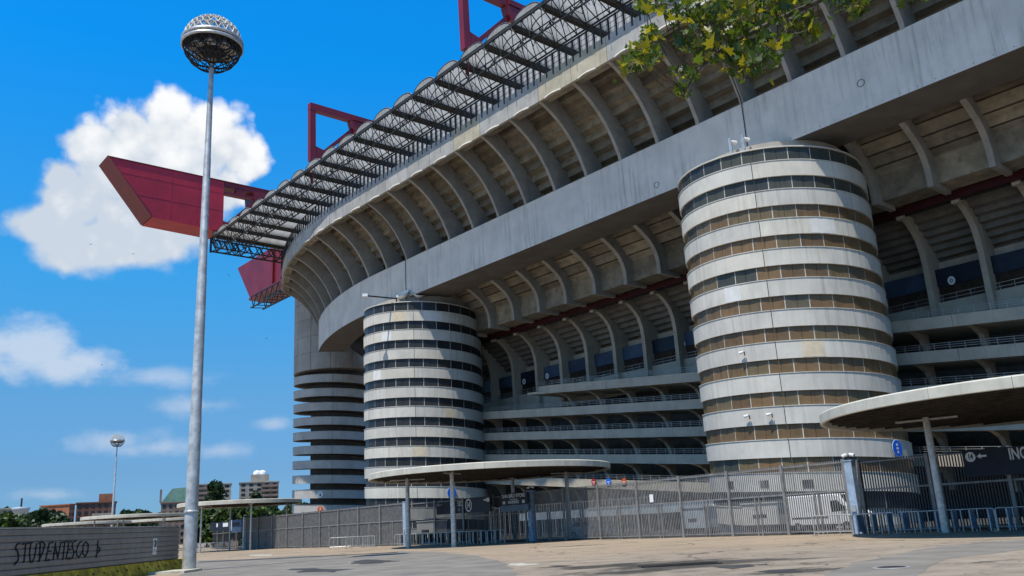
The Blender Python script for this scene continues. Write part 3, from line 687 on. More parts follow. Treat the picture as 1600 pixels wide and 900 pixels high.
# ------------------------------------------------------------------ roof
RF = thing('stadium_roof', PS(40, 8, 51.5), 'roof of translucent barrel vaults on black lattice trusses above the upper stand', 'roof')
BAY = 4.63; G = [28.6+BAY*k for k in range(-14, 16)]; QE, QI, ZT, ZB = 8.85, -22.0, 51.5, 49.35
def vault(wb):
    mb = MB(); n = 14; pts = []
    for i in range(n+1):
        a = math.pi*i/n; pts.append((-math.cos(a)*.5*(wb-.5)/wb, 1.08*math.sin(a)**.9 if 0 < i < n else 0))
    qs = [QE-.1, 4, -4, -13, QI]
    vs = [(x, q, ZT+.25+z) for q in qs for x, z in pts]; m = n+1
    mb.add(vs, [(j*m+i, j*m+i+1, (j+1)*m+i+1, (j+1)*m+i) for j in range(len(qs)-1) for i in range(n)])
    mb.add([(x, QE-.1, ZT+.25+z) for x, z in pts], [tuple(range(m))])
    return mb.mesh('roof_vault', M['vault'], True)
def trussbay():
    mb = MB(); w2 = .5; y0 = QE-.15
    X = lambda t: t-.5
    chord = lambda q, z, r: mb.box(-.5, .5, q-r, q+r, z-r, z+r)
    chord(QE, ZT, .10); chord(QE, ZT+.32, .05)
    rows = [(8.0, ZB), (4.7, ZB)]
    for q, z in rows: chord(q, z, .07)
    for q in (6.3, 2.9): chord(q, ZT, .05)
    tops = [QE, 6.3]
    def rod(a, b, r):
        # keeps rods thin although the mesh is stretched along x to the bay width
        mb.tube((a[0]*BAY, a[1], a[2]), (b[0]*BAY, b[1], b[2]), r, 4)
    k0 = len(mb.v)
    for (q, z), qt in zip(rows, tops):
        nn = 3
        for i in range(nn):
            x0, x1 = X(i/nn), X((i+1)/nn); xm = (x0+x1)/2
            rod((x0, qt, ZT), (xm, q, z), .06); rod((xm, q, z), (x1, qt, ZT), .06)
    for i, qa in enumerate((8.74, 6.3, 4.7)):
        pts = [(-math.cos(math.pi*j/10)*.452, qa, ZT+.2+1.06*math.sin(math.pi*j/10)) for j in range(11)]
        for a, b in zip(pts, pts[1:]): rod(a, b, .055)
        if i % 2 == 0:
            for j in (2, 4, 5, 6, 8): rod((0 if j == 5 else (-.18 if j < 5 else .18), qa-.3, ZB if j == 5 else ZT), pts[j], .04)
    for (q, z), (q2, z2) in zip(rows, rows[1:]):
        for xx in (-.5, 0): rod((xx, q, z), (xx+.5, q2, z2), .03)
    for i in range(k0, len(mb.v)):
        v = mb.v[i]; mb.v[i] = (v[0]/BAY, v[1], v[2])
    return mb.mesh('lattice_truss', M['truss'])
v_me, t_me = vault(BAY), trussbay()
mb = MB(); mb.box(-.28, .28, QI, QE+.12, ZT-.22, ZT+.30); gut = mb.mesh('gutter_beam', M['truss'])
mb = MB(); mb.tube((0.0, QE+.02, ZT-.15), (-.62, QE-1.5, ZB+.05), .06, 6); mb.tube((0.0, QE+.02, ZT-.15), (0, QE-.5, ZT-.2), .06, 6); dp = mb.mesh('down_pipe', M['wpipe'])
for k, s in enumerate(G):
    mk('gutter_beam', gut, RF, MAT(s, straight=True)); mk('down_pipe', dp, RF, MAT(s, straight=True))
    e = G[k+1] if k+1 < len(G) else 100.0
    sc = e-s
    mk('roof_vault', v_me, RF, MAT((s+e)/2, straight=True, sx=sc)); mk('lattice_truss', t_me, RF, MAT((s+e)/2, straight=True, sx=sc))
# end truss at the far corner
mb = MB()
for z in (ZT, ZB): mb.tube(PS(100, QE+.1, z), PS(100, -22, z), .16, 4); mb.tube(PS(97.6, QE+.1, z), PS(97.6, -22, z), .13, 4)
q = QE
while q > -21:
    for s in (100, 97.6):
        mb.tube(PS(s, q, ZT), PS(s, q-1.1, ZB), .10, 4); mb.tube(PS(s, q-1.1, ZB), PS(s, q-2.2, ZT), .10, 4)
    mb.tube(PS(100, q, ZB), PS(97.6, q-1.1, ZB), .09, 4); mb.tube(PS(100, q, ZT), PS(97.6, q, ZB), .09, 4); q -= 2.2
mb.tube(PS(100, QE, ZT+.3), PS(100, QE, ZB-.2), .2, 4)
mb.build('end_truss', M['truss'], RF)
# a lower lattice walkway past the far tower
mb = MB()
for q in (-6.5, -9):
    for z in (45.2, 47.4): mb.tube(PS(118, q, z), PS(99, q, z), .16, 4)
    s = 118
    while s > 100: mb.tube(PS(s, q, 47.4), PS(s-1.2, q, 45.2), .10, 4); mb.tube(PS(s-1.2, q, 45.2), PS(s-2.4, q, 47.4), .10, 4); mb.tube(PS(s, -6.5, 45.2), PS(s-1.2, -9, 45.2), .09, 4); s -= 2.4
lw = thing('lattice_walkway', PS(108, -8, 45), 'black lattice walkway hanging below the far red beam', 'walkway'); mb.build('lattice', M['truss'], lw)

# ------------------------------------------------------------------ red roof beams
def sbox(mb, s0, s1, poly):
    mb.prism(poly, lambda q, z: PS(s0, q, z), lambda q, z: PS(s1, q, z))
def bar2(q0, z0, q1, z1, h):       # outline of a straight bar in the q-z plane
    v = Vector((q1-q0, z1-z0)).normalized(); nn = Vector((-v.y, v.x))*h/2
    return [(q0+nn.x, z0+nn.y), (q1+nn.x, z1+nn.y), (q1-nn.x, z1-nn.y), (q0-nn.x, z0-nn.y)]
for sF, lab in ((28.6, 'red steel roof frame nearest the tree branch, cut by the top edge'), (65.6, 'red triangular steel roof frame standing out against the blue sky'), (-8.4, 'red steel roof frame above the near tower, out of sight')):
    if sF < 0: continue
    root = thing('roof_frame', PS(sF, 7.6, 51.5), lab, 'roof frame', 'red steel roof frames')
    mb = MB(); sbox(mb, sF-.45, sF+.45, [(8.2, 62.85), (8.2, 61.75), (-24, 61.75), (-24, 62.85)]); mb.build('top_chord', M['red'], root)
    mb = MB(); sbox(mb, sF-.42, sF+.42, [(8.18, 61.74), (7.3, 61.74), (7.2, 53.7), (8.1, 53.7)]); mb.build('post', M['red'], root)
    mb = MB(); sbox(mb, sF-.38, sF+.38, [(7.25, 56.1), (5.6, 55.7), (5.2, 54.9), (7.2, 53.5)]); mb.build('foot_gusset', M['red'], root)
    mb = MB(); sbox(mb, sF-.22, sF+.22, bar2(6.4, 54.9, .3, 61.2, .55)); mb.build('diagonal', M['red'], root)
    mb = MB(); sbox(mb, sF-.62, sF+.62, [(1.5, 61.74), (.9, 59.9), (-.4, 60.2), (-.9, 59.1), (-1.7, 59.1), (-1.7, 61.74)]); mb.build('node_block', M['red'], root)
    mb = MB(); sbox(mb, sF-.7, sF+.7, [(1.2, 61.9), (1.2, 62.6), (-1.6, 62.6), (-1.6, 61.9)]); mb.build('node_plate', M['red'], root)
    mb = MB(); mb.tube(PS(sF, 7.65, 53.8), PS(sF, 7.65, 50.2), .16, 8); mb.tube(PS(sF-.3, 7.65, 53.0), PS(sF-.3, 7.65, 49.6), .09, 6); mb.build('hanger', M['red'], root)
    mb = MB(); sbox(mb, sF-.4, sF+.4, [(-20, 61.75), (-20.8, 61.75), (-20.8, 51), (-20, 51)]); mb.build('inner_post', M['red'], root)
# plated end beam, across the roof end
root = thing('end_beam', PS(100, 8, 53), 'huge solid crimson plated beam end jutting out into the sky', 'roof beam')
sA, sB = 98.3, 103.2
mb = MB(); face = [(26.7, 61.95), (19.4, 53.3), (7.5, 53.0), (7.6, 61.9)]
sbox(mb, sA, sA+.25, face); mb.build('near_plate', M['redp'], root)
mb = MB(); sbox(mb, sB-.25, sB, face); mb.build('far_plate', M['redp'], root)
mb = MB(); sbox(mb, sA-.22, sB+.1, [(26.9, 62.15), (26.72, 61.97), (19.42, 53.32), (19.58, 53.02)]); mb.build('nose_plate', M['red'], root)
mb = MB(); sbox(mb, sA-.05, sB+.1, [(19.40, 53.28), (19.46, 52.98), (7.5, 52.68), (7.5, 52.98)]); mb.build('bottom_flange', M['redp'], root)
mb = MB(); sbox(mb, sA-.12, sB+.1, [(26.7, 62.1), (26.7, 61.96), (-24, 61.93), (-24, 62.1)]); mb.build('top_flange', M['red'], root)
for i in (2, 5):
    f_ = i/8; zq = 61.9-8.7*f_; q0 = 26.7-7.3*f_-.15
    mb = MB(); sbox(mb, sA-.025, sA+.01, [(q0, zq+.02), (q0, zq-.03), (7.6, zq-.03), (7.6, zq+.02)]); mb.build('plate_seam', M['redp'], root)
for q0 in (12.0, 16.5, 21.0):
    mb = MB(); sbox(mb, sA-.03, sA+.01, [(q0, 61.85), (q0+.06, 61.85), (q0+.06, max(53.4, 61.95-8.65*(26.7-q0)/7.3)), (q0, max(53.4, 61.95-8.65*(26.7-q0)/7.3))]) if q0 < 19 else None
    if q0 < 19: mb.build('stiffener', M['redp'], root)
for z in (60.9, 59.7):
    mb = MB(); sbox(mb, sA+.05, sA+.7, [(7.58, z+.45), (7.58, z), (1.2, z+.15), (1.2, z+.6)]); mb.build('slat', M['red'], root)
mb = MB(); sbox(mb, sA, sB-.3, [(7.5, 61.92), (7.5, 61.2), (-24, 61.2), (-24, 61.92)]); mb.build('top_chord', M['red'], root)
mb = MB(); sbox(mb, sA, sA+.7, [(5.4, 61.3), (5.4, 59.75), (3.9, 59.75), (3.9, 61.3)]); mb.build('web_plate', M['red'], root)
mb = MB(); sbox(mb, sA+.1, sA+.9, bar2(7.0, 53.8, .8, 60.4, .62)); mb.build('diagonal', M['red'], root)
mb = MB(); sbox(mb, sA-.1, sB-1, [(2.2, 61.3), (2.0, 59.6), (.6, 59.2), (-.8, 59.4), (-.8, 61.3)]); mb.build('node_block', M['red'], root)
mb = MB(); sbox(mb, sA, sB, [(7.6, 54.7), (7.6, 53.0), (4.6, 52.9), (4.6, 54.0)]); mb.build('foot_gusset', M['red'], root)
mb = MB(); sbox(mb, sA, sB, [(-19.5, 61.2), (-21, 61.2), (-21, 52.5), (-19.5, 52.5)]); mb.build('inner_post', M['red'], root)
# long beam end beyond the far tower
root = thing('long_beam', PS(128, -14, 51), 'smaller crimson beam end poking out below the roof corner beside the far tower', 'roof beam')
def qbox(mb, q0, q1, poly): mb.prism(poly, lambda s, z: PS(s, q0, z), lambda s, z: PS(s, q1, z))
mb = MB(); qbox(mb, -12, -17, [(138.5, 59.6), (131.2, 50.9), (120.5, 51.5), (120.5, 59.6)]); mb.build('beam_end', M['red'], root)
mb = MB(); qbox(mb, -11.7, -17.3, [(131.3, 50.85), (131.2, 50.4), (104, 50.4), (104, 51.3), (120.4, 51.3)]); mb.build('bottom_flange', M['red'], root)
mb = MB(); qbox(mb, -12.4, -16.6, [(120.4, 59.5), (120.4, 51.35), (117.5, 51.35), (117.5, 59.5)]); mb.build('web_plate', M['red'], root)
mb = MB(); qbox(mb, -12.2, -13, [(118.6, 51.4), (117.4, 51.4), (111.5, 58.6), (112.6, 58.9)]); mb.build('diagonal', M['red'], root)
mb = MB(); qbox(mb, -12, -17, [(117.4, 59.6), (117.4, 58.6), (104, 58.6), (104, 59.6)]); mb.build('top_chord', M['red'], root)
#PART3
# ------------------------------------------------------------------ small fittings on the towers
def cctv(p, dirs, label, parent_h=.6):
    root = thing('security_camera', p, label, 'camera', 'security cameras')
    mb = MB(); mb.tube(p, p+Vector((0, 0, parent_h)), .05, 6, cap=True); mb.build('bracket', M['truss'], root)
    for d in dirs:
        d = Vector(d).normalized(); q = p+Vector((0, 0, parent_h))
        mb = MB(); mb.tube(q+d*.08, q+d*.42+Vector((0, 0, -.06)), .10, 8, .11, cap=True); mb.build('camera_head', M['white'], root)
    return root
for ph, kz, lab in ((-.44, 7, 'white dome camera high on the near tower'), (-.47, 9, 'left of two small white cameras low on the near tower'), (-.25, 9, 'right of two small white cameras low on the near tower')):
    p = ptR(ph, TR+.25, zhR(ph+2*math.pi*(kz-1))-.9); cctv(p, [ptR(ph-.3, TR+1, p.z)-ptR(ph, TR, p.z)], lab, .3)
for ph, lab in ((-.36, 'left of two short antenna posts on top of the near tower'), (-.21, 'right of two short antenna posts on top of the near tower')):
    p = ptR(ph, 7.4, zhR(ph)+1.2); root = thing('antenna_post', p, lab, 'antenna', 'antenna posts on the near tower')
    mb = MB(); mb.tube(p, p+Vector((0, 0, 1.7)), .16, 8, cap=True); mb.build('post', M['galv'], root)
    mb = MB(); mb.tube(p+Vector((.1, 0, 1.4)), p+Vector((.55, .1, 1.3)), .14, 8, .18, cap=True); mb.build('antenna_head', M['white'], root)
# dishes and lamp arm on the middle tower
for i, (ph, r_, lab) in enumerate(((-.33, .95, 'left of two white satellite dishes on the middle tower roof'), (-.06, .85, 'right of two white satellite dishes on the middle tower roof'))):
    p = ptM(ph, 7.0, zhM(ph)+1.25); root = thing('satellite_dish', p, lab, 'dish', 'satellite dishes')
    mb = MB(); prof = [(r_*math.sin(a), .62*r_*(1-math.cos(a))*1.4) for a in [j*.17 for j in range(9)]]
    mb.lathe(prof, (0, 0, 0), 20); ax = Vector((-.35 if i == 0 else .2, -.5, .8)).normalized()
    rot = (-ax).to_track_quat('-Z', 'Y').to_matrix().to_4x4(); mb.build('reflector', M['white'], root, True, Matrix.Translation(p+Vector((0, 0, .75))) @ rot)
    mb = MB(); mb.tube(p, p+Vector((0, 0, .8)), .08, 6); mb.build('mast', M['galv'], root)
p = ptM(-.45, 7.6, zhM(-.45)+1.3); root = thing('floodlight_arm', p, 'thin dark lamp arm reaching left from the middle tower roof', 'lamp')
q_ = at(572, 462, (p.xy).length-2)
mb = MB(); mb.tube(p, p+Vector((0, 0, .5)), .09, 6); mb.tube(p+Vector((0, 0, .5)), q_, .10, 6); mb.build('arm', M['truss'], root)
mb = MB(); mb.box(-.45, .25, -.25, .25, -.14, .22, Matrix.Translation(q_)); mb.build('lamp_head', M['white'], root)

# ------------------------------------------------------------------ round signs
def text(body, size, mw, m, name='lettering', parent=None, sx=1.0, bold=.012, align='CENTER'):
    cu = bpy.data.curves.new('lettering', 'FONT'); cu.body = body; cu.size = size; cu.align_x = align; cu.align_y = 'CENTER'
    cu.extrude = .006; cu.offset = bold*size; cu.resolution_u = 3
    o = bpy.data.objects.new('tmp', cu); COL.objects.link(o); bpy.context.view_layer.update()
    me = bpy.data.meshes.new_from_object(o.evaluated_get(bpy.context.evaluated_depsgraph_get())); bpy.data.objects.remove(o)
    me.name = name; me.materials.clear(); me.materials.append(m)
    return mk(name, me, parent, mw @ Matrix.Diagonal((sx, 1, 1, 1)))
def facing(p, e):                     # local x right as read, y up, z towards the reader
    e = Vector(e).normalized(); x = Vector((0, 0, 1)).cross(e).normalized(); y = e.cross(x)
    return Matrix(((x.x, y.x, e.x, p[0]), (x.y, y.y, e.y, p[1]), (x.z, y.z, e.z, p[2]), (0, 0, 0, 1)))
def disc(mw, r, m, parent, name, z0=0, z1=.03, ry=None):
    mb = MB(); ry = ry or r; mb.prism([(r*math.cos(a), ry*math.sin(a)) for a in [i*math.pi/14 for i in range(28)]], lambda x, y: mw @ Vector((x, y, z0)), lambda x, y: mw @ Vector((x, y, z1))); return mb.build(name, m, parent)
def sign(p, e, r, m, label, glyph, edge=None):
    root = thing('round_sign', p, label, 'sign', 'round sector signs'); mw = facing(p, e)
    disc(mw, r*1.06, edge or M['white'], root, 'border', 0, .02); disc(mw, r, m, root, 'face', .021, .035)
    gm = M['white'] if m is not M['white'] else M['navy']
    if glyph == 'bars':
        for dy, w_ in ((.45, .22), (0, .26), (-.45, .20)):
            mb = MB(); mb.box(-w_*r*.8, w_*r*.8, dy*r-.14*r, dy*r+.14*r, .036, .045, mw); mb.build('mark', gm, root)
    elif glyph == 'line':
        mb = MB(); mb.box(-.6*r, .6*r, -.12*r, .12*r, .036, .045, mw); mb.build('mark', gm, root)
        mb = MB(); mb.box(-.2*r, .2*r, -.7*r, -.4*r, .036, .045, mw); mb.build('mark', gm, root)
    else:
        mb = MB(); mb.prism([(-.28*r, -.5*r), (.28*r, -.5*r), (0, .5*r)], lambda x, y: mw @ Vector((x, y, .036)), lambda x, y: mw @ Vector((x, y, .045))); mb.build('mark', gm, root)
def onband(ptf, zhf, c, px, py, dz=0):
    r = PX(px, py); a = r.x**2+r.y**2; b = -2*(r.x*c[0]+r.y*c[1]); cc = c[0]**2+c[1]**2-(TR+.06)**2
    t = (-b-math.sqrt(max(b*b-4*a*cc, 0)))/(2*a); p = Vector((r.x*t, r.y*t, EYE+r.z*t)); e = Vector((p.x-c[0], p.y-c[1], 0)); return p, e
p, e = onband(ptR, zhR, TOWER_R, 1402, 700.5); sign(p, e, .62, M['signblue'], 'blue round sign on the lowest band of the near tower', 'bars')
p, e = onband(ptM, zhM, TOWER_M, 706, 770); sign(p, e, .62, M['signblue'], 'blue round sign on the middle tower beside a canopy post', 'bars')
p, e = onband(ptL, zhL, TOWER_L, 500.5, 772.5); sign(p, e, .55, M['white'], 'white round sign on the far open tower', 'tri')
p, e = onband(ptL, zhL, TOWER_L, 500.5, 796); sign(p, e, .55, M['signor'], 'orange red round sign at the foot of the far open tower', 'bars')
for px, m, lab, gl in ((928, M['signred'], 'dark red round sign on the lowest ramp', 'line'), (951, M['signblue'], 'blue round sign on the lowest ramp between the red and orange ones', 'line'), (975, M['signor'], 'orange round sign on the lowest ramp', 'line')):
    r = PX(px, 753); nrm = N.to_3d(); p0 = PS(0, -9.93, 0); t = (p0-Vector((0, 0, EYE))).dot(nrm)/r.dot(nrm); p = Vector((r.x*t, r.y*t, EYE+r.z*t)); sign(p, N.to_3d(), .36, m, lab, gl, edge=m)

# ------------------------------------------------------------------ perimeter fence
def FM(a, b):                         # frame along a straight line from a to b, y towards the plaza
    a, b = Vector(a), Vector(b); t = (b-a); L = t.length; t.normalize(); n = Vector((t.y, -t.x, 0))
    if n.dot(Vector((-a.x, -a.y, 0))) < 0: n = -n
    return Matrix(((t.x, n.x, 0, a.x), (t.y, n.y, 0, a.y), (0, 0, 1, 0), (0, 0, 0, 1))), L
def fence(a, b, npan, label, bar, pitch=.155, h=4.1, dbl=True, bd=.014):
    mw, L = FM(a, b); root = thing('bar_fence', a, label, 'fence')
    wp = L/npan
    for k in range(npan):
        x0 = k*wp; mb = MB(); nb = int(wp/pitch)
        for i in range(nb):
            x = x0+(i+.5)*wp/nb; mb.box(x-.034, x+.034, -bd, bd, .08, h, mw)
        o = mb.build('bars', bar, root); o['kind'] = 'stuff'
        for za, zb in ((2.32, 2.42), (.15, .22), (h-.16, h-.09)): mb = MB(); mb.box(x0, x0+wp, .037, .085, za, zb, mw); mb.build('rail', M['fence'], root)
        if dbl:
            for dx in (-.16, .16):
                mb = MB(); mb.box(x0+wp/2+dx-.05, x0+wp/2+dx+.05, .037, .11, 0, 2.31, mw); mb.build('support', M['fence'], root)
        mb = MB(); mb.box(x0-.09, x0+.09, .087, .20, 0, h+.05, mw); mb.build('post', M['fence'], root)
    return root
F1, F2, F3, F4 = PS(-13.9, 14.7, 0), PS(17.5, 11.4, 0), PS(33.6, 13.6, 0), PS(78, 10.8, 0)
fence(PS(-13.6, 14.68, 0), PS(17.2, 11.42, 0), 7, 'grey bar fence in front of the near tower and the van', M['fence'])
fence(PS(33.9, 13.58, 0), PS(77.6, 10.82, 0), 9, 'long grey bar fence left of the middle canopy', M['fence'], .17, bd=.03)
fence(F2+Vector((-.4, .4, 0)), F3+Vector((.3, -.3, 0)), 4, 'dark bar gate under the middle canopy', M['gatebar'], .15, 4.0, False)
fence(PS(-14.3, 14.4, 0), PS(-34, 14.4, 0), 5, 'dark bar gate under the right canopy', M['gatebar'], .15, 4.0, False)
fence(PS(78.4, 10.6, 0), PS(104, 5, 0), 5, 'dark gate under the far left canopy', M['gatebar'], .3, 4.0, False)
def post(p, m, label, w_=.5, h=4.15, cams=True):
    mw = Matrix.Translation(p) @ Matrix(((D.x, N.x, 0, 0), (D.y, N.y, 0, 0), (0, 0, 1, 0), (0, 0, 0, 1))); root = thing('gate_post', p, label, 'post', 'gate posts')
    mb = MB(); mb.box(-w_/2, w_/2, -w_/2, w_/2, 0, h, mw); mb.build('shaft', m, root)
    mb = MB(); mb.box(-w_/2-.03, w_/2+.03, -w_/2-.03, w_/2+.03, h, h+.06, mw); mb.build('cap', m, root)
    mb = MB(); mb.box(-.13, .13, w_/2, w_/2+.08, 1.2, 1.55, mw); mb.build('junction_box', M['galv'], root)
    if cams:
        q = Vector(p)+Vector((0, 0, h+.06)); mb = MB(); mb.tube(q, q+Vector((0, 0, .3)), .05, 6, cap=True); mb.build('camera_stalk', M['truss'], root)
        for sgn in (-1, 1):
            d_ = (D*sgn).to_3d(); a = q+Vector((0, 0, .32)); mb = MB(); mb.tube(a+d_*.08, a+d_*.36+Vector((0, 0, -.08)), .09, 8, .10, cap=True); mb.build('camera_head', M['white'], root)
post(F1, M['blue'], 'blue gate post beside the white van', .46, 4.0)
post(F2, M['blue'], 'blue and white gate post right of the store sign')
post(F3, M['blue'], 'blue gate post left of the middle canopy gate', .5, 4.1, False)
post(F4, M['white'], 'white gate post at the far left gate', .42, 4.2)
p_ = PS(2.5, 12.9, 0); mw = Matrix.Translation(p_) @ Matrix(((D.x, N.x, 0, 0), (D.y, N.y, 0, 0), (0, 0, 1, 0), (0, 0, 0, 1)))
mb = MB(); mb.box(-.17, .17, .18, .20, 2.5, 3.05, mw); tag(mb.build('notice', M['white']), 'small blank white notice on the bar fence', 'notice')

# ------------------------------------------------------------------ signs over the gates
def board(p, e, w_, h_, m, label, name='gate_sign', depth=.12):
    root = thing(name, p, label, 'sign'); mw = facing(p, e); mb = MB(); mb.box(-w_/2, w_/2, -h_/2, h_/2, -depth, 0, mw); mb.build('board', m, root); return root, mw @ Matrix.Translation((0, 0, .012))
def arrow(mw, x, y, s, left, root):
    k = -1 if left else 1; mb = MB(); pr = [(x+k*s, y), (x+k*.15*s, y+.55*s), (x+k*.15*s, y+.2*s), (x-k*s, y+.2*s), (x-k*s, y-.2*s), (x+k*.15*s, y-.2*s), (x+k*.15*s, y-.55*s)]
    mb.prism(pr, lambda a, b: mw @ Vector((a, b, 0)), lambda a, b: mw @ Vector((a, b, .012))); mb.build('arrow', M['white'], root)
e = N.to_3d()
root, mw = board(PS(25.75, 12.6, 3.35), e, 8.2, 1.3, M['navy'], 'navy entrance board with a large oval 14 under the middle canopy')
text('INGRESSO', .62, mw @ Matrix.Translation((-1.0, .18, 0)), M['white'], parent=root, sx=.72); text('14', .40, mw @ Matrix.Translation((-.6, -.34, 0)), M['white'], parent=root, sx=.7)
disc(mw @ Matrix.Translation((.95, 0, 0)), .50, M['white'], root, 'oval', 0, .008, .58); disc(mw @ Matrix.Translation((.95, 0, 0)), .37, M['navy'], root, 'oval', .009, .014, .46)
text('14', .78, mw @ Matrix.Translation((.95, 0, .015)), M['white'], parent=root, sx=.62, bold=.03)
arrow(mw, -3.6, .25, .3, True, root); arrow(mw, 3.5, .35, .3, False, root)
disc(mw @ Matrix.Translation((-3.95, .25, 0)), .16, M['white'], root, 'dot', 0, .013); disc(mw @ Matrix.Translation((3.85, .35, 0)), .2, M['white'], root, 'dot', 0, .013)
mb = MB(); mb.box(-3.1, -1.7, -.62, -.25, 0, .02, mw); mb.build('blue_panel', M['bluepan'], root)
root, mw = board(PS(19.0, 12.1, 3.6), e, 3.7, .95, M['navy'], 'dark store sign in three lines left of a gate post')
text('SAN SIRO STORE', .42, mw @ Matrix.Translation((0, .25, 0)), M['white'], parent=root, sx=.98, bold=.02)
text('museum & tour', .17, mw @ Matrix.Translation((0, -.03, 0)), M['white'], parent=root, bold=.02)
text('INGRESSO', .32, mw @ Matrix.Translation((0, -.28, 0)), M['white'], parent=root, bold=.03)
for sx_ in (-1.3, 1.3): mb = MB(); mb.box(sx_-.17, sx_+.17, -.40, -.15, 0, .012, mw); mb.build('mark', M['white'], root)
mb = MB(); mb.box(-1.85, 1.85, -1.05, -.52, -.1, -.02, mw); mb.build('grey_panel', mat('blue_grey_panel', (.17, .23, .30), .6), root)
# awning strut and triangular canvas between both signs
root = thing('canvas_flap', PS(22.2, 12.2, 3.0), 'small pale triangular canvas flap beside the store sign', 'canvas')
mb = MB(); mb.prism([(23.2, 2.75), (22.0, 2.75), (22.7, 3.2)], lambda s, z: PS(s, 12.1, z), lambda s, z: PS(s, 12.3, z)); mb.build('canvas', M['kerb'], root)
mb = MB(); mb.tube(PS(22.9, 12.2, 3.35), PS(21.1, 12.2, 2.85), .05, 6); mb.build('strut', M['white'], root)
root, mw = board(PS(-25.2, 14.9, 3.3), e, 9.9, 1.35, M['navy'], 'large navy entrance board under the right canopy, cut by the frame')
text('INGRESSO', .80, mw @ Matrix.Translation((-2.72, .28, 0)), M['white'], parent=root, sx=.62, bold=.02, align='LEFT'); text('14', .45, mw @ Matrix.Translation((-.9, -.38, 0)), M['white'], parent=root, sx=.7)
disc(mw @ Matrix.Translation((-4.55, .33, 0)), .25, M['white'], root, 'disc', 0, .008); text('14', .36, mw @ Matrix.Translation((-4.55, .33, .009)), M['navy'], parent=root, sx=.7, bold=.03)
arrow(mw, -4.0, .33, .24, True, root)
# far left gate boards
root, mw = board(PS(87.5, 9.2, 3.35), e, 14, 1.3, M['navy'], 'dark board with a white oval at the far left gate')
disc(mw @ Matrix.Translation((1.2, 0, 0)), .6, M['white'], root, 'oval', 0, .02, .75); mb = MB(); mb.box(-2.0, -.1, -.1, .45, 0, .02, mw); mb.build('mark', M['white'], root)
disc(mw @ Matrix.Translation((-4.2, .2, 0)), .3, M['white'], root, 'dot', 0, .02); disc(mw @ Matrix.Translation((4.2, .3, 0)), .3, M['white'], root, 'dot', 0, .02)
root, mw = board(PS(80.6, 10.9, 3.5), e, 3.4, 1.0, mat('mid_blue_board', (.10, .17, .36), .5), 'blue board with a paler panel beside the white gate post')
mb = MB(); mb.box(-1.3, .9, -.35, .2, 0, .02, mw); mb.build('dark_panel', M['navy'], root)
mb = MB(); mb.box(-1.75, 1.7, -1.15, -.52, -.1, -.02, mw); mb.build('pale_panel', mat('pale_blue_panel', (.30, .40, .52), .6), root)

# ------------------------------------------------------------------ round canopies
def canopy(c, r, label, posts, zb=5.72, pr=7.0, rp=.21):
    root = thing('round_canopy', (c[0], c[1], 0), label, 'canopy', 'round entrance canopies')
    n = 20
    for k in range(n):                # fascia in cast segments
        a0 = 2*math.pi*k/n; a1 = a0+2*math.pi/n-.0015; mb = MB(); fns = []
        for i in range(5):
            a = a0+(a1-a0)*i/4; fns.append(lambda rr, z, a=a: Vector((c[0]+rr*math.cos(a), c[1]+rr*math.sin(a), zb+z)))
        mb.sweep([(r, .02), (r, .44), (r-.06, .50), (r-.45, .50), (r-.2, .05), (r-.14, 0), (r-.04, 0)], fns); mb.build('fascia', M['canopy'], root)
    mb = MB(); mb.lathe([(.01, .75), (r*.5, .68), (r-.46, .53)], (c[0], c[1], zb), 48); mb.build('roof_skin', M['asph'], root, True)
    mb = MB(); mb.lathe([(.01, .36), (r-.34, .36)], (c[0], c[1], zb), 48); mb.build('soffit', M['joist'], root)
    x = -r+1.2
    while x < r-1:
        hl = math.sqrt(max(.2, (r-.5)**2-x*x)); mb = MB(); a = (D*x).to_3d(); nn = N.to_3d()
        o_ = Vector((c[0], c[1], 0))+(N*x).to_3d(); dd = D.to_3d()
        mb.box(-hl, hl, -.07, .07, zb+.08, zb+.35, Matrix(((dd.x, nn.x, 0, o_.x), (dd.y, nn.y, 0, o_.y), (0, 0, 1, 0), (0, 0, 0, 1)))); mb.build('joist', M['joist'], root); x += 1.25
    for ang in posts:
        px, py = c[0]+pr*math.cos(R(ang)), c[1]+pr*math.sin(R(ang)); mb = MB(); mb.tube((px, py, 0), (px, py, zb+.12), rp, 14, rp*.8); mb.build('post', M['galv'] if True else None, root, True)
        mb = MB(); v = Vector((c[0]-px, c[1]-py, 0)).normalized(); mb.tube(Vector((px, py, zb+.0))-v*1.5, Vector((px, py, zb+.0))+v*1.5, .07, 6); mb.build('cross_arm', M['galv'], root)
    return root
canopy((-2.8, 76.6), 10.5, 'pale round canopy in front of the middle tower', (184, 247, 20, 75), 5.66, 7.2)
canopy((25.2, 41.6), 10.2, 'large round canopy at the right edge of the picture', (143, 20, 290), 5.62, 5.3)
pL = at(376, 790, 124); canopy((pL.x, pL.y), 8.0, 'round canopy partly hidden by the tall lamp post', (203, 238, 300, 30, 120), 5.7, 6.2, .13)
for px, dd, rr, lab in ((210, 166, 8.4, 'distant round canopy behind the corrugated wall, highest of three'), (141, 204, 8.8, 'distant round canopy leftmost behind the corrugated wall'), (268, 204, 8.8, 'distant round canopy between the far lamp and the tall lamp post')):
    p = at(px, 812, dd); canopy((p.x, p.y), rr, lab, (200, 270, 340, 60, 130), 5.7, 6.2, .13)

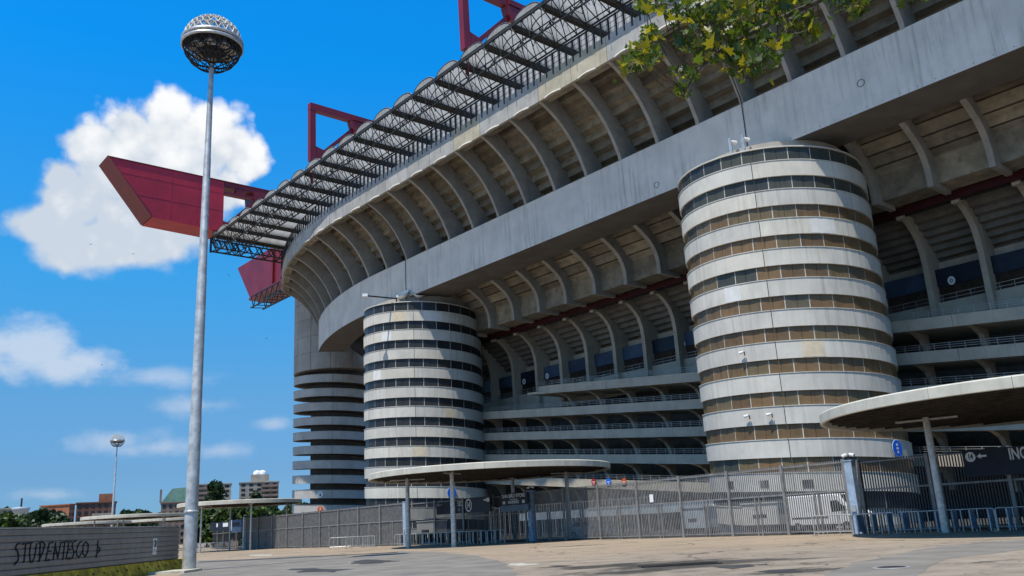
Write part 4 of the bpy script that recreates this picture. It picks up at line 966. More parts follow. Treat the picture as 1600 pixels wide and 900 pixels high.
# ------------------------------------------------------------------ barriers and turnstile plates in front of the gates
def barrier_mesh(L=2.3, legs=4):
    mb = MB(); h = 1.08
    mb.path([(-L/2, 0, .03), (-L/2, 0, h-.12), (-L/2+.04, 0, h-.03), (-L/2+.13, 0, h), (L/2-.13, 0, h), (L/2-.04, 0, h-.03), (L/2, 0, h-.12), (L/2, 0, .03)], .032, 6)
    return mb
def barrier(p, yaw, label, grp, L=2.3, legs=3, low=True):
    mw = Matrix.Translation(p) @ Matrix.Rotation(yaw, 4, 'Z'); root = thing('crowd_barrier', p, label, 'barrier', grp)
    barrier_mesh(L).build('hoop', M['galv'], root, True, mw)
    for i in range(legs):
        x = -L/2+(i+1)*L/(legs+1); mb = MB(); mb.tube((x, 0, .02), (x, 0, 1.07), .026, 5); mb.build('upright', M['galv'], root, True, mw)
    if low: mb = MB(); mb.tube((-L/2, 0, .2), (L/2, 0, .2), .02, 5); mb.build('bottom_rail', M['galv'], root, False, mw)
    for x in (-L/2, L/2): mb = MB(); mb.box(x-.03, x+.03, -.28, .28, 0, .035); mb.build('foot', M['galv'], root, False, mw)
    return root
def plate(p, yaw, label, grp, m):
    mw = Matrix.Translation(p) @ Matrix.Rotation(yaw, 4, 'Z'); root = thing('turnstile_plate', p, label, 'turnstile', grp)
    mb = MB(); mb.box(-.05, .05, -.24, .24, .12, 1.02); mb.build('panel', m, root, False, mw)
    for y in (-.22, .22): mb = MB(); mb.tube((0, y, 0), (0, y, 1.08), .045, 6, cap=True); mb.build('leg', M['galv'], root, False, mw)
    return root
yawD = math.atan2(D.y, D.x)
ORD = ['first', 'second', 'third', 'fourth', 'fifth', 'sixth', 'seventh', 'eighth', 'ninth', 'tenth', 'eleventh', 'twelfth', 'thirteenth', 'fourteenth', 'fifteenth', 'sixteenth']
gr = 'galvanised barriers in front of the right gate'
for i in range(6): barrier(PS(-13.4-i*2.45, 16.6+.1*math.sin(i*2), 0), yawD+.03*math.sin(i*3), ORD[i]+' galvanised barrier counted from the blue post beside the van', gr, 2.35, 2, i % 2 == 0)
for i in range(15): plate(PS(-14.5-i*.86, 15.7, 0), yawD+.06*math.sin(i*1.7), ORD[i]+' blue turnstile plate counted from the blue post beside the van', 'blue turnstile plates right', M['bluep'])
for i in range(7): barrier(PS(18.6+i*2.4, 14.6+.12*math.sin(i*2.2), 0), yawD+.03*math.sin(i*2), ORD[i]+' galvanised barrier under the middle canopy, counted from the store sign', 'galvanised barriers under the middle canopy', 2.3, 3, i % 2 == 0)
for i in range(16): plate(PS(19.3+i*.98, 13.9, 0), yawD+.06*math.sin(i*1.3), ORD[i]+' dark turnstile plate under the middle canopy, counted from the store sign', 'turnstile plates under the middle canopy', M['tealp'])
for i in range(3): barrier(PS(36.2+i*1.9, 16.3+i*.5, 0), yawD+.35*i, ('loose galvanised barrier at the left end of the middle row, nearest the gate', 'loose galvanised barrier at the left end of the middle row, turned aslant', 'leftmost loose galvanised barrier before the long grey fence')[i], 'loose barriers', 2.2, 4)
for i in range(6): barrier(PS(80+i*2.5, 13.2, 0), yawD, ORD[i]+' galvanised barrier at the far left gate, counted from the white post', 'galvanised barriers far left', 2.4, 3, False)

# ------------------------------------------------------------------ vehicles and kiosks behind the fence
def wheel(root, mw, x, y, r):
    mb = MB(); mb.lathe([(r*.55, -.11), (r, -.11), (r, .11), (r*.55, .11)], (0, 0, 0), 20); k = mw @ Matrix.Translation((x, y, r)) @ Matrix.Rotation(R(90), 4, 'X')
    w_ = mb.build('wheel', M['rubber'], root, True, k)
    mb = MB(); mb.lathe([(.02, .06), (r*.5, .08), (r*.56, .04), (r*.56, -.1)], (0, 0, 0), 16); mb.build('rim', M['galv'], w_, True, k)
def van():
    p = PS(-10.35, 11.6, 0); mw = Matrix(((-D.x, -N.x, 0, p.x), (-D.y, -N.y, 0, p.y), (0, 0, 1, 0), (0, 0, 0, 1))) @ Matrix.Diagonal((.84, .95, .92, 1))   # nose to the right
    root = thing('delivery_van', p, 'white delivery van parked behind the bar fence', 'van')
    prof = [(-3.0, .42), (-3.0, 2.35), (-2.85, 2.48), (1.15, 2.50), (1.6, 2.42), (2.35, 1.42), (2.9, 1.18), (3.0, .95), (3.0, .42)]
    mb = MB(); n = len(prof)
    def ring(y, ins): return [(x*(1-ins*.02), y, z-(ins*.10 if z > 1.5 else 0)) for x, z in prof]
    rings = [ring(-.98, 1), ring(-.92, 0), ring(.92, 0), ring(.98, 1)]
    vs = [v for r_ in rings for v in r_]; fs = [(j*n+i, j*n+(i+1) % n, (j+1)*n+(i+1) % n, (j+1)*n+i) for j in range(3) for i in range(n)]
    mb.add(vs, fs+[tuple(range(n)), tuple(range(3*n, 4*n))]); mb.build('body', M['carwhite'], root, False, mw)
    for y in (-.99, .99):
        mb = MB(); mb.prism([(.95, 1.35), (.95, 2.05), (1.45, 2.08), (2.1, 1.42)], lambda x, z: (x, y-.004, z), lambda x, z: (x, y+.004, z)); mb.build('side_window', M['glassdark'], root, False, mw)
        mb = MB(); mb.box(-2.4, .6, y-.012, y+.012, .98, 1.06); mb.build('rub_strip', M['rubber'], root, False, mw)
        mb = MB(); mb.box(-2.9, 2.9, y-.008, y+.008, .42, .58); mb.build('sill', M['rubber'], root, False, mw)
        mb = MB(); mb.box(1.75, 1.95, y-.12, y+.12, 1.4, 1.7); mb.build('mirror', M['rubber'], root, False, mw)
    mb = MB(); mb.prism([(1.66, 2.36), (2.36, 1.46), (2.40, 1.49), (1.70, 2.40)], lambda x, z: (x+.03, -.82, z+.01), lambda x, z: (x+.03, .82, z+.01)); mb.build('windscreen', M['glassdark'], root, False, mw)
    for x in (-1.95, 1.95):
        for y in (-.93, .93): wheel(root, mw, x, y, .36)
van()
def car():
    p = PS(13.2, 8.6, 0); mw = Matrix(((-D.x, -N.x, 0, p.x), (-D.y, -N.y, 0, p.y), (0, 0, 1, 0), (0, 0, 0, 1)))
    root = thing('parked_car', p, 'silver car parked deep behind the bar fence', 'car')
    prof = [(-2.05, .35), (-2.1, .85), (-1.9, 1.0), (-1.3, 1.42), (.2, 1.46), (1.0, 1.0), (1.9, .85), (2.1, .6), (2.05, .3)]
    mb = MB(); mb.sweep([(x, z) for x, z in prof], [(lambda x, z, y=y, k=k: (x*k, y*(1-.18*max(0, z-.95)), z)) for y, k in ((-.85, .98), (-.8, 1), (.8, 1), (.85, .98))]); mb.build('body', M['carsilver'], root, False, mw)
    for y in (-.80, .80):
        mb = MB(); mb.prism([(-1.5, 1.02), (-1.15, 1.34), (.12, 1.37), (.72, 1.0)], lambda x, z: (x, y-.03, z), lambda x, z: (x, y+.03, z)); mb.build('side_window', M['glassdark'], root, False, mw)
    for x in (-1.3, 1.35):
        for y in (-.75, .75): wheel(root, mw, x, y, .31)
car()
def kiosk(s, q, w_, dpt, h, m, label, roof=True):
    p = PS(s, q, 0); mw = Matrix.Translation(p) @ Matrix(((D.x, N.x, 0, 0), (D.y, N.y, 0, 0), (0, 0, 1, 0), (0, 0, 0, 1))); root = thing('kiosk', p, label, 'kiosk', 'kiosks behind the fence')
    mb = MB(); mb.box(-w_/2, w_/2, -dpt/2, dpt/2, .5, h, mw); mb.build('cabin', m, root)
    mb = MB(); mb.box(-w_/2+.1, w_/2-.1, -dpt/2+.1, dpt/2-.1, 0, .5, mw); mb.build('plinth', M['dark'], root)
    mb = MB(); mb.box(-w_/2-.08, w_/2+.08, -dpt/2-.08, dpt/2+.08, h, h+.1, mw); mb.build('roof', m, root)
    mb = MB(); mb.box(-w_*.2, w_*.2, dpt/2, dpt/2+.02, h*.5, h*.62, mw); mb.build('vent', M['dark'], root)
kiosk(2.4, 8, 2.2, 1.6, 1.95, M['tank'], 'small blue grey kiosk behind the bar fence')
kiosk(-1.6, 5.2, 3.0, 1.6, 2.0, M['mull'], 'white cabin behind the bar fence next to the van')
kiosk(-5.4, 5.2, 2.6, 1.6, 2.0, M['mull'], 'pale grey cabin behind the bar fence beside the van')
kiosk(40.2, 6, 3.4, 1.6, 2.2, M['mull'], 'pale cabin behind the long grey fence')
root = thing('low_wall', PS(14, -7.5, 0), 'low blue grey concrete wall behind the bar fence', 'wall')
mb = MB(); mb.box(6, 34, -.15, .15, 1.75, 2.6, MAT(0, -1.5, 0, True)); mb.build('wall_strip', M['tank'], root)
for s in range(7, 34, 3): mb = MB(); mb.box(s-.15, s+.15, -.12, .12, 0, 1.75, MAT(0, -1.5, 0, True)); mb.build('pier', M['dark'], root)

# ------------------------------------------------------------------ lamp masts
def lamp(p, label, H=30.4, ball=1.8, detail=True):
    root = thing('lamp_mast', p, label, 'lamp', 'lamp masts'); p = Vector(p)
    zs = [0, 8.2, 8.25, 16.4, 16.45, 24, 24.05, H]; rs = [.36, .315, .30, .262, .245, .205, .19, .15]
    mb = MB(); mb.lathe(list(zip(rs, zs)), p, 16); mb.build('mast', M['pole'], root, True)
    mb = MB(); mb.lathe([(.40, 3.05), (.405, 3.08), (.405, 3.14), (.36, 3.17)], p, 16); mb.build('collar', M['pole'], root, True)
    c = p+Vector((0, 0, H+1.45)); b = ball
    sph = lambda th, ph, r=b: c+Vector((r*math.cos(ph)*math.cos(th), r*math.cos(ph)*math.sin(th), r*math.sin(ph)))
    nr = 24 if detail else 12
    mb = MB(); lat = [.10, .38, .66, .94, 1.22, 1.45]
    for j, ph in enumerate(lat):
        for i in range(nr):
            t0, t1 = 2*math.pi*i/nr, 2*math.pi*(i+1)/nr; mb.tube(sph(t0, ph), sph(t1, ph), .028, 4)
            if j+1 < len(lat) and i % (1 if j < 3 else 2) == 0:
                tm = (t0+t1)/2; mb.tube(sph(t0, ph), sph(tm, lat[j+1]), .04, 4); mb.tube(sph(tm, lat[j+1]), sph(t1, ph), .04, 4)
    mb.build('upper_lattice', M['mull'], root)
    mb = MB(); mb.lathe([(b*1.01, -.02), (b*1.05, .0), (b*1.05, .17), (b*1.0, .2)], c, 40); mb.lathe([(b*1.01, -.30), (b*1.05, -.28), (b*1.05, -.12), (b*1.01, -.1)], c, 40); mb.build('equator_ring', M['galv'], root, True)
    mb = MB(); mb.lathe([(.2, .05), (b*.98, .05)], c, 32); mb.build('deck', M['truss'], root)
    mb = MB(); lat2 = [-.17, -.45, -.75, -1.02]
    for j, ph in enumerate(lat2):
        for i in range(nr):
            t0, t1 = 2*math.pi*i/nr, 2*math.pi*(i+1)/nr; mb.tube(sph(t0, ph), sph(t1, ph), .04, 4)
            if j+1 < len(lat2): tm = (t0+t1)/2; mb.tube(sph(t0, ph), sph(tm, lat2[j+1]), .03, 4); mb.tube(sph(tm, lat2[j+1]), sph(t1, ph), .03, 4)
    mb.build('lower_lattice', M['truss'], root)
    for i in range(8):
        t = 2*math.pi*(i+.3)/8; rr = b*.62; q = c+Vector((rr*math.cos(t), rr*math.sin(t), -.42))
        mb = MB(); mb.lathe([(.06, .30), (.16, .22), (.34, -.06), (.37, -.10), (.34, -.10), (.15, .14), (.02, .16)], q, 14); mb.build('lamp_head', M['galv'], root, True)
    for i in range(8):
        t = 2*math.pi*i/8; mb = MB(); mb.tube(p+Vector((0, 0, H-.3)), sph(t, -.9, b*.98), .04, 4); mb.tube(p+Vector((0, 0, H)), sph(t, -.02, b*.98), .05, 4); mb.build('spoke', M['truss'], root)
pl = gnd(295, 892.5); lamp(pl, 'tall grey lamp mast with a spherical lattice head, nearest the camera')
p2 = at(176, 800, 268); lamp((p2.x, p2.y, 0), 'small distant lamp mast with a round head above the corrugated wall', 28.2, 1.85, False)
mb = MB(); mb.box(pl.x-2.6, pl.x+.75, pl.y-2.6, pl.y-.1, 0, .12); kb = mb.build('kerb', M['kerb']); kb['kind'] = 'structure'

# ------------------------------------------------------------------ corrugated site wall with graffiti
wa, wb = Vector((-19.2, 28.0, 0)), Vector((-19.65, 50.4, 0))
mw, L = FM(wa, wb)
root = thing('site_wall', wb, 'grey corrugated steel wall with black graffiti at lower left', 'wall')
nb = 9; z0 = .62; ph = (2.36-z0)/7
for k in range(nb):
    for i in range(7):
        x0, x1 = k*L/nb+.006, (k+1)*L/nb-.006; za = z0+i*ph
        mb = MB(); mb.prism([(-.02, za+.01), (.02, za+.015), (.045, za+.05), (.045, za+ph-.035), (.02, za+ph-.006), (-.02, za+ph-.004)], lambda y, z: mw @ Vector((x0, y, z)), lambda y, z: mw @ Vector((x1, y, z))); mb.build('steel_sheet', M['wall'], root)
mb = MB(); mb.box(0, L, -.05, -.025, .5, 2.355, mw); mb.build('backing', M['wall'], root)
mb = MB(); mb.box(0, L, -.05, .06, 2.36, 2.41, mw); mb.build('capping', M['galv'], root)
k = 0; x = 0.0
while x < L+.6:
    x1 = min(x+2.45, L+.95); mb = MB(); mb.prism([(-.34, 0), (.34, 0), (.34, .12), (.14, .58), (.14, .615), (-.14, .615), (-.14, .58), (-.34, .12)], lambda y, z: mw @ Vector((x+.01, y, z)), lambda y, z: mw @ Vector((x1-.01, y, z)))
    bk = mb.build('concrete_block', M['yellow'], root); 
    for hx in (.5, 1.9):
        if x+hx < x1: mb = MB(); mb.box(x+hx-.04, x+hx+.04, .20, .27, .33, .41, mw); mb.build('lifting_hole', M['dark'], bk)
    x = x1
# the letters, drawn with a spray can: positions taken along the wall
def wp(px, py):
    r = PX(px, py); nrm = (mw.to_3x3() @ Vector((0, 1, 0))); p0 = mw @ Vector((0, .052, 0)); t = (p0-Vector((0, 0, EYE))).dot(nrm)/r.dot(nrm); q = Vector((r.x*t, r.y*t, EYE+r.z*t)); return q
G_ = [[(31, 849), (26, 851), (24, 856), (27, 861), (29, 868), (28, 876), (22, 883)], [(34, 850), (51, 848)], [(40, 850), (39, 862), (37, 879)],
      [(48, 849), (46, 864), (47, 877), (50, 879), (54, 870), (57, 849)], [(63, 848), (61, 878)], [(60, 849), (67, 847), (70, 851), (67, 862), (60, 878)],
      [(77, 848), (74, 862), (71, 876), (78, 875)], [(76, 849), (83, 847)], [(74, 862), (80, 861)], [(87, 847), (83, 875)], [(86, 850), (90, 873), (95, 847)], [(95, 848), (106, 846)], [(101, 847), (98, 875)],
      [(112, 846), (107, 848), (106, 860), (103, 873), (110, 872)], [(106, 860), (111, 858)], [(119, 845), (113, 848), (113, 856), (116, 863), (113, 872), (107, 874)], [(128, 846), (123, 849), (119, 861), (120, 869), (124, 870), (127, 864)],
      [(134, 846), (130, 852), (129, 864), (133, 870), (137, 862), (138, 851), (134, 846)], [(153, 845), (152, 858), (150, 872)], [(152, 853), (156, 856), (155, 862), (151, 865)]]
for st in G_:
    mb = MB(); mb.path([wp(*q) for q in st], .034, 6); gl = mb.build('graffiti_stroke', M['paint'], root)
q = wp(241.5, 853); e_ = mw.to_3x3() @ Vector((0, 1, 0)); rt2 = thing('warning_plate', q, 'small white warning plate with a black disc on the corrugated wall', 'sign'); m3 = facing(q, e_)
mb = MB(); mb.box(-.24, .24, -.42, .38, 0, .02, m3); mb.build('plate', M['white'], rt2); disc(m3 @ Matrix.Translation((0, .12, 0)), .19, M['paint'], rt2, 'disc', .021, .028); disc(m3 @ Matrix.Translation((0, .12, 0)), .13, M['white'], rt2, 'disc', .029, .033)
mb = MB(); mb.box(-.03, .14, .0, .24, .034, .04, m3); mb.build('mark', M['paint'], rt2)
mb = MB(); mb.box(-.16, .16, -.34, -.16, .021, .026, m3); mb.build('mark', M['galv'], rt2)

# ------------------------------------------------------------------ drain and manhole
p = gnd(1062, 883); root = thing('drain_grate', p, 'long black drain grate in the wet patch', 'drain')
mb = MB(); mb.box(p.x-1.25, p.x+1.25, p.y-.35, p.y+.35, .004, .010); mb.build('pit', M['dark'], root)
for i in range(18): x = p.x-1.2+i*.14; mb = MB(); mb.box(x-.03, x+.03, p.y-.34, p.y+.34, .011, .03); mb.build('bar', M['iron'], root)
mb = MB(); mb.box(p.x-1.3, p.x+1.3, p.y+.36, p.y+.42, .004, .03); mb.box(p.x-1.3, p.x+1.3, p.y-.42, p.y-.36, .004, .03); mb.build('frame', M['iron'], root)
p = gnd(1393, 887); root = thing('manhole_cover', p, 'round iron manhole cover on the grey asphalt at right', 'manhole')
mb = MB(); mb.lathe([(.01, .02), (.34, .022), (.35, .012)], (p.x, p.y, 0), 24); mb.build('cover', M['iron'], root); mb = MB(); mb.lathe([(.36, .013), (.37, .02), (.46, .02), (.48, .008)], (p.x, p.y, 0), 24); mb.build('frame', M['galv'], root)

# ------------------------------------------------------------------ far buildings
def building(px0, px1, pyt, dist, depth, m, label, floors, cols, rot=0.0, winw=.5, winh=.5, extra=None):
    a = at((px0+px1)/2, pyt, dist); w_ = (at(px1, 830, dist)-at(px0, 830, dist)).length; h = a.z
    root = thing('far_building', (a.x, a.y, 0), label, 'building', 'buildings beyond the plaza'); az_ = math.atan2(a.x, a.y)
    mw = Matrix.Translation((a.x, a.y, 0)) @ Matrix.Rotation(-az_+rot, 4, 'Z')
    mb = MB(); mb.box(-w_/2, w_/2, 0, depth, 0, h, mw); mb.build('wall', m, root)
    mb = MB(); mb.box(-w_/2-.4, w_/2+.4, -.4, depth+.4, h, h+.5, mw); mb.build('parapet', m, root)
    fh = h/floors; cw = w_/cols
    for f in range(max(0, floors-6), floors):
        for c in range(cols):
            x = -w_/2+(c+.5)*cw; z = f*fh+fh*.55; mb = MB(); mb.box(x-cw*winw/2, x+cw*winw/2, -.12, .1, z-fh*winh/2, z+fh*winh/2, mw); mb.build('window', M['glassdark'], root)
    return root, mw, w_, h
rt_, mw, w_, h = building(106, 120, 789, 420, 14, M['brick'], 'orange brick end of the low apartment block behind the wall', 7, 2, .9)
rt_, mw, w_, h = building(120, 182, 786, 430, 14, mat('dark_brick', (.17, .085, .06), .9), 'dark brick apartment block left of the tall lamp mast', 7, 6)
for f in (5, 4): mb = MB(); mb.box(-w_*.1, w_*.45, -1.6, -.1, f*h/7, f*h/7+1.1, mw); mb.build('balcony', M['far'], rt_)
mb = MB(); mb.box(w_*.05, w_*.45, 2, 10, h+.5, h+4, mw); mb.build('penthouse', M['brick'], rt_)
rt_, mw, w_, h = building(308, 362, 757, 480, 16, M['far'], 'tall grey apartment block right beside the tall lamp mast', 12, 4)
for f in range(7, 12): mb = MB(); mb.box(-w_*.5, -w_*.12, -1.8, -.1, f*h/12, f*h/12+1.2, mw); mb.build('balcony', M['farbrown'], rt_)
rt_, mw, w_, h = building(374, 436, 754, 500, 18, M['far'], 'grey apartment tower with two white roof domes next to the far ramp tower', 12, 5)
mb = MB(); mb.box(-w_*.22, w_*.25, 2, 12, h+.5, h+4.5, mw); mb.build('penthouse', M['far'], rt_)
for f in range(7, 12): mb = MB(); mb.box(w_*.05, w_*.5, -1.8, -.1, f*h/12, f*h/12+1.2, mw); mb.build('balcony', M['farbrown'], rt_)
for dx in (-.06, .08): mb = MB(); mb.lathe([(.02, 2.6), (1.4, 2.2), (2.1, 1.2), (2.1, 0)], (0, 0, 0), 16); mb.build('roof_dome', M['white'], rt_, True, mw @ Matrix.Translation((w_*dx, 6, h+4.5)))
rt_, mw, w_, h = building(252, 292, 786, 400, 16, M['farbrown'], 'brown building with a green copper roof behind the lamp mast', 6, 4)
mb = MB(); mb.prism([(-w_*.5, h+.5), (w_*.6, h+.5), (w_*.6, h+6.5), (-w_*.1, h+6)], lambda x, z: mw @ Vector((x, 1, z)), lambda x, z: mw @ Vector((x, 13, z))); mb.build('roof', M['copper'], rt_)
mb = MB(); mb.box(-w_*.58, -w_*.5, 4, 6, h+.5, h+6, mw); mb.build('chimney', M['farbrown'], rt_)
rt_, mw, w_, h = building(-8, 24, 796, 380, 12, M['far'], 'low building at the far left edge behind trees', 5, 3)
p = at(33, 792, 360); root = thing('water_tank', (p.x, p.y, 0), 'pale cylindrical water tank tower at the far left', 'tank'); rr = 2.6
mb = MB(); mb.lathe([(rr*.8, 0), (rr, .5), (rr, p.z-1.2), (rr*1.12, p.z-1.1), (rr*1.12, p.z-.2), (.1, p.z)], (p.x, p.y, 0), 24); mb.build('shell', M['tank'], root, True)
mb = MB(); mb.tube((p.x, p.y, p.z-.2), (p.x, p.y, p.z+3), .3, 6); mb.build('finial', M['truss'], root)

# ------------------------------------------------------------------ trees beyond the plaza
def tree(p, h, r, m, label, n=1500, ls=.55, dark=None):
    root = thing('tree', p, label, 'tree', 'trees beyond the plaza'); p = Vector(p); rnd = random.Random(hash((round(p.x, 1), round(h, 1))) & 0xffff)
    mb = MB(); mb.tube(p, p+Vector((0, 0, h*.5)), .035*h, 8, .02*h)
    for i in range(6):
        t = i*1.05+rnd.random(); a = p+Vector((0, 0, h*(.28+.04*i))); mb.tube(a, a+Vector((math.cos(t)*r*.7, math.sin(t)*r*.7, h*.2)), .014*h, 5, .006*h)
    mb.build('trunk', M['bark'], root, True)
    cl = [(Vector((rnd.uniform(-.62, .62)*r*(1.05-.75*u), rnd.uniform(-.62, .62)*r*(1.05-.75*u), h*(.22+.70*u))), r*rnd.uniform(.28, .46)*(1.15-.55*u)) for u in [rnd.random()**.8 for _ in range(26)]]+[(Vector((0, 0, h*.88)), r*.22)]
    for mm, frac in ((m, .62), (dark or M['fol2'], .38)):
        mb = MB()
        for i in range(int(n*frac)):
            c, cr_ = rnd.choice(cl); d_ = Vector((rnd.gauss(0, 1), rnd.gauss(0, 1), rnd.gauss(0, 1))).normalized()*cr_*rnd.random()**.4
            q = p+c+d_; u = Vector((rnd.gauss(0, 1), rnd.gauss(0, 1), rnd.gauss(0, 1))).normalized(); v = u.orthogonal().normalized(); s_ = ls*rnd.uniform(.6, 1.4)
            mb.add([q+u*s_, q+v*s_*.6, q-u*s_*.8, q-v*s_*.6], [(0, 1, 2, 3)])
        o = mb.build('crown', mm, root)
TR_ = [(8, 806, 170, 9, 4.4, 'fol1', 'round green tree at the far left edge'), (22, 805, 190, 9, 4.2, 'fol1', 'green tree below the water tank'), (52, 797, 300, 15, 5.2, 'fol2', 'dark conifer like tree right of the water tank'), (66, 793, 300, 16, 5.2, 'fol2', 'tallest dark tree between tank and brick block'),
       (80, 796, 300, 15, 5.5, 'fol2', 'dark tree just left of the brick block'), (94, 803, 280, 12, 5.5, 'fol2', 'low dark tree at the foot of the brick block'), (38, 806, 260, 11, 5, 'fol1', 'green bushy tree in front of the water tank'), (198, 795, 380, 17, 6, 'fol2', 'dark tree right of the dark brick block'), (214, 796, 380, 16, 5.5, 'fol1', 'green tree in the gap behind the far canopies'),
       (232, 800, 360, 14, 5.5, 'fol2', 'low dark tree left of the copper roof'), (270, 775, 420, 24, 5.5, 'fol2', 'dark tree rising above the copper roof'), (336, 748, 330, 25, 6.5, 'fol2', 'big dark tree in front of the grey apartment block'), (326, 792, 190, 11, 4.5, 'fol1', 'green tree under the left canopy beside the lamp mast'),
       (352, 795, 185, 10.5, 4.5, 'fol3', 'light green tree under the left canopy centre'), (376, 793, 190, 11, 4.5, 'fol1', 'green tree under the left canopy, right of centre'), (402, 766, 360, 21, 5.5, 'fol2', 'dark tree in front of the domed apartment tower'), (404, 795, 185, 10.5, 4.5, 'fol3', 'light green tree under the right end of the left canopy'),
       (430, 792, 190, 11, 4.5, 'fol1', 'green tree between the left canopy and the far ramp tower'), (452, 790, 200, 11.5, 4.5, 'fol3', 'light green tree touching the far ramp tower'), (476, 786, 230, 13, 5, 'fol1', 'green tree seen through the open decks of the far ramp tower'), (310, 796, 200, 11, 4.5, 'fol2', 'dark tree right behind the tall lamp mast')]
for px, pyt, dist, h, r_, mk_, lab in TR_:
    q = at(px, pyt, dist); tree((q.x, q.y, 0), q.z*1.0+.0, r_, M[mk_], lab, 1700 if dist > 250 else 2200, .0022*dist+.08)
# a far belt of wood that reads as one mass along the horizon
mb = MB(); rnd = random.Random(3)
for i in range(9000):
    a = R(rnd.uniform(-40, 12)); dd = rnd.uniform(470, 560); top = 15+5*math.sin(a*31)+3*math.sin(a*83+1); z = rnd.random()**.7*max(4, top); q = Vector((math.sin(a)*dd, math.cos(a)*dd, z))
    u = Vector((rnd.gauss(0, 1), rnd.gauss(0, 1), rnd.gauss(0, 1))).normalized(); v = u.orthogonal().normalized(); mb.add([q+u*1.9, q+v*1.3, q-u*1.6, q-v*1.3], [(0, 1, 2, 3)])
o = mb.build('far_wood', M['fol2']); o['kind'] = 'stuff'; o['label'] = 'dark belt of trees along the horizon'; o['category'] = 'wood'

# ------------------------------------------------------------------ plane tree whose branch hangs into the picture
def leaf_mesh(name, m, fold):
    pts = [(0, 0), (.10, .06), (.34, -.06), (.26, .16), (.52, .26), (.30, .38), (.34, .56), (.16, .50), (0, .95)]
    pts = pts+[(-x, y) for x, y in reversed(pts[1:-1])]
    mb = MB(); n = len(pts); c = (0, .30, .0)
    vs = [(x, y, fold*abs(x)+.10*(y-.4)**2*fold*-1.5) for x, y in pts]+[c]
    mb.add(vs, [(i, (i+1) % n, n) for i in range(n)])
    mb.tube((0, 0, 0), (0, -.45, -.04), .012, 3)
    return mb.mesh(name, m, False)
leaves = {k: [leaf_mesh('leaf', M[k], f) for f in (-.35, .2, -.7)] for k in ('leafA', 'leafB', 'leafC', 'leafD')}
TB = Vector((9.6, 8.2, 0))
pt_root = thing('plane_tree', TB, 'plane tree branch with yellow green lobed leaves hanging in at upper right', 'tree')
rnd = random.Random(11)
mb = MB()
def limb(pts, r0, r1, n=7):
    k = len(pts)-1
    for i in range(k): mb.tube(pts[i], pts[i+1], r0+(r1-r0)*i/k, n, r0+(r1-r0)*(i+1)/k)
B = lambda px, py, dd: at(px, py, dd)
main = [TB, TB+Vector((-.1, 0, 2.5)), TB+Vector((-.5, -.1, 5.2)), Vector((8.0, 7.6, 7.3)), Vector((6.2, 7.3, 7.9)), Vector((4.8, 7.2, 7.6))]
limb(main[:4], .28, .16, 12); limb(main[3:], .15, .07, 8)
limb([TB+Vector((-.5, -.1, 5.2)), TB+Vector((.3, .6, 7.5)), TB+Vector((1.2, .4, 10))], .2, .06, 8)
mb.build('trunk', M['bark'], pt_root, True)
mb = MB()
br = [[main[5], B(1330, -60, 7.4), B(1250, -35, 7.4), B(1130, 2, 7.5), B(1090, 20, 7.5), B(1060, 36, 7.5), B(1027, 60, 7.5), B(1000, 78, 7.5), B(984, 104, 7.5)],
      [main[5], B(1340, -30, 7.1), B(1270, 6, 7.2), B(1215, 30, 7.2), B(1165, 55, 7.2), B(1120, 82, 7.2), B(1090, 110, 7.2), B(1072, 140, 7.2), B(1066, 155, 7.2)],
      [B(1250, 12, 7.2), B(1232, 38, 7.1), B(1222, 58, 7.1), B(1190, 85, 7.1), B(1160, 110, 7.1), B(1165, 130, 7.1)],
      [main[5], B(1400, -40, 7.0), B(1350, -5, 7.0), B(1335, 12, 7.0)], [B(1290, -30, 7.3), B(1262, 8, 7.2), B(1255, 35, 7.2), B(1262, 55, 7.2)],
      [B(1130, 2, 7.5), B(1105, 40, 7.45), B(1120, 70, 7.4), B(1145, 85, 7.4)], [B(1090, 20, 7.5), B(1040, 5, 7.6), B(1010, 12, 7.6)], [main[5], B(1430, -30, 6.9), B(1410, -4, 6.9)]]
for i, b_ in enumerate(br):
    k = len(b_)-1; r0 = .030 if i < 2 else .014
    for j in range(k): mb.tube(b_[j], b_[j+1], r0*(1-.8*j/k), 5, r0*(1-.8*(j+1)/k))
mb.build('branch', M['bark'], pt_root, True)
# leaf clusters: pixel centre, spread, count, bias to yellow
CLS = [(1003, 88, 30, 24, .55), (985, 105, 18, 12, .4), (1015, 60, 22, 10, .5), (1012, 12, 20, 9, .8), (1060, 22, 34, 16, .6), (1095, 25, 40, 26, .7), (1130, 10, 46, 26, .45), (1150, 40, 36, 20, .6), (1180, 20, 40, 22, .6), (1215, 8, 36, 18, .35), (1240, 20, 30, 14, .4),
       (1258, 44, 26, 13, .45), (1275, 60, 18, 6, .3), (1120, 62, 32, 18, .75), (1105, 90, 30, 12, .7), (1150, 92, 28, 20, .6), (1170, 112, 22, 16, .8), (1200, 70, 30, 18, .25), (1190, 95, 24, 12, .3), (1072, 118, 20, 9, .7), (1068, 145, 14, 7, .6), (1335, 8, 22, 9, .6), (1345, 0, 24, 8, .7), (1420, -6, 22, 6, .3), (1075, 70, 20, 6, .5), (1300, -6, 30, 10, .4)]
cnt = 0
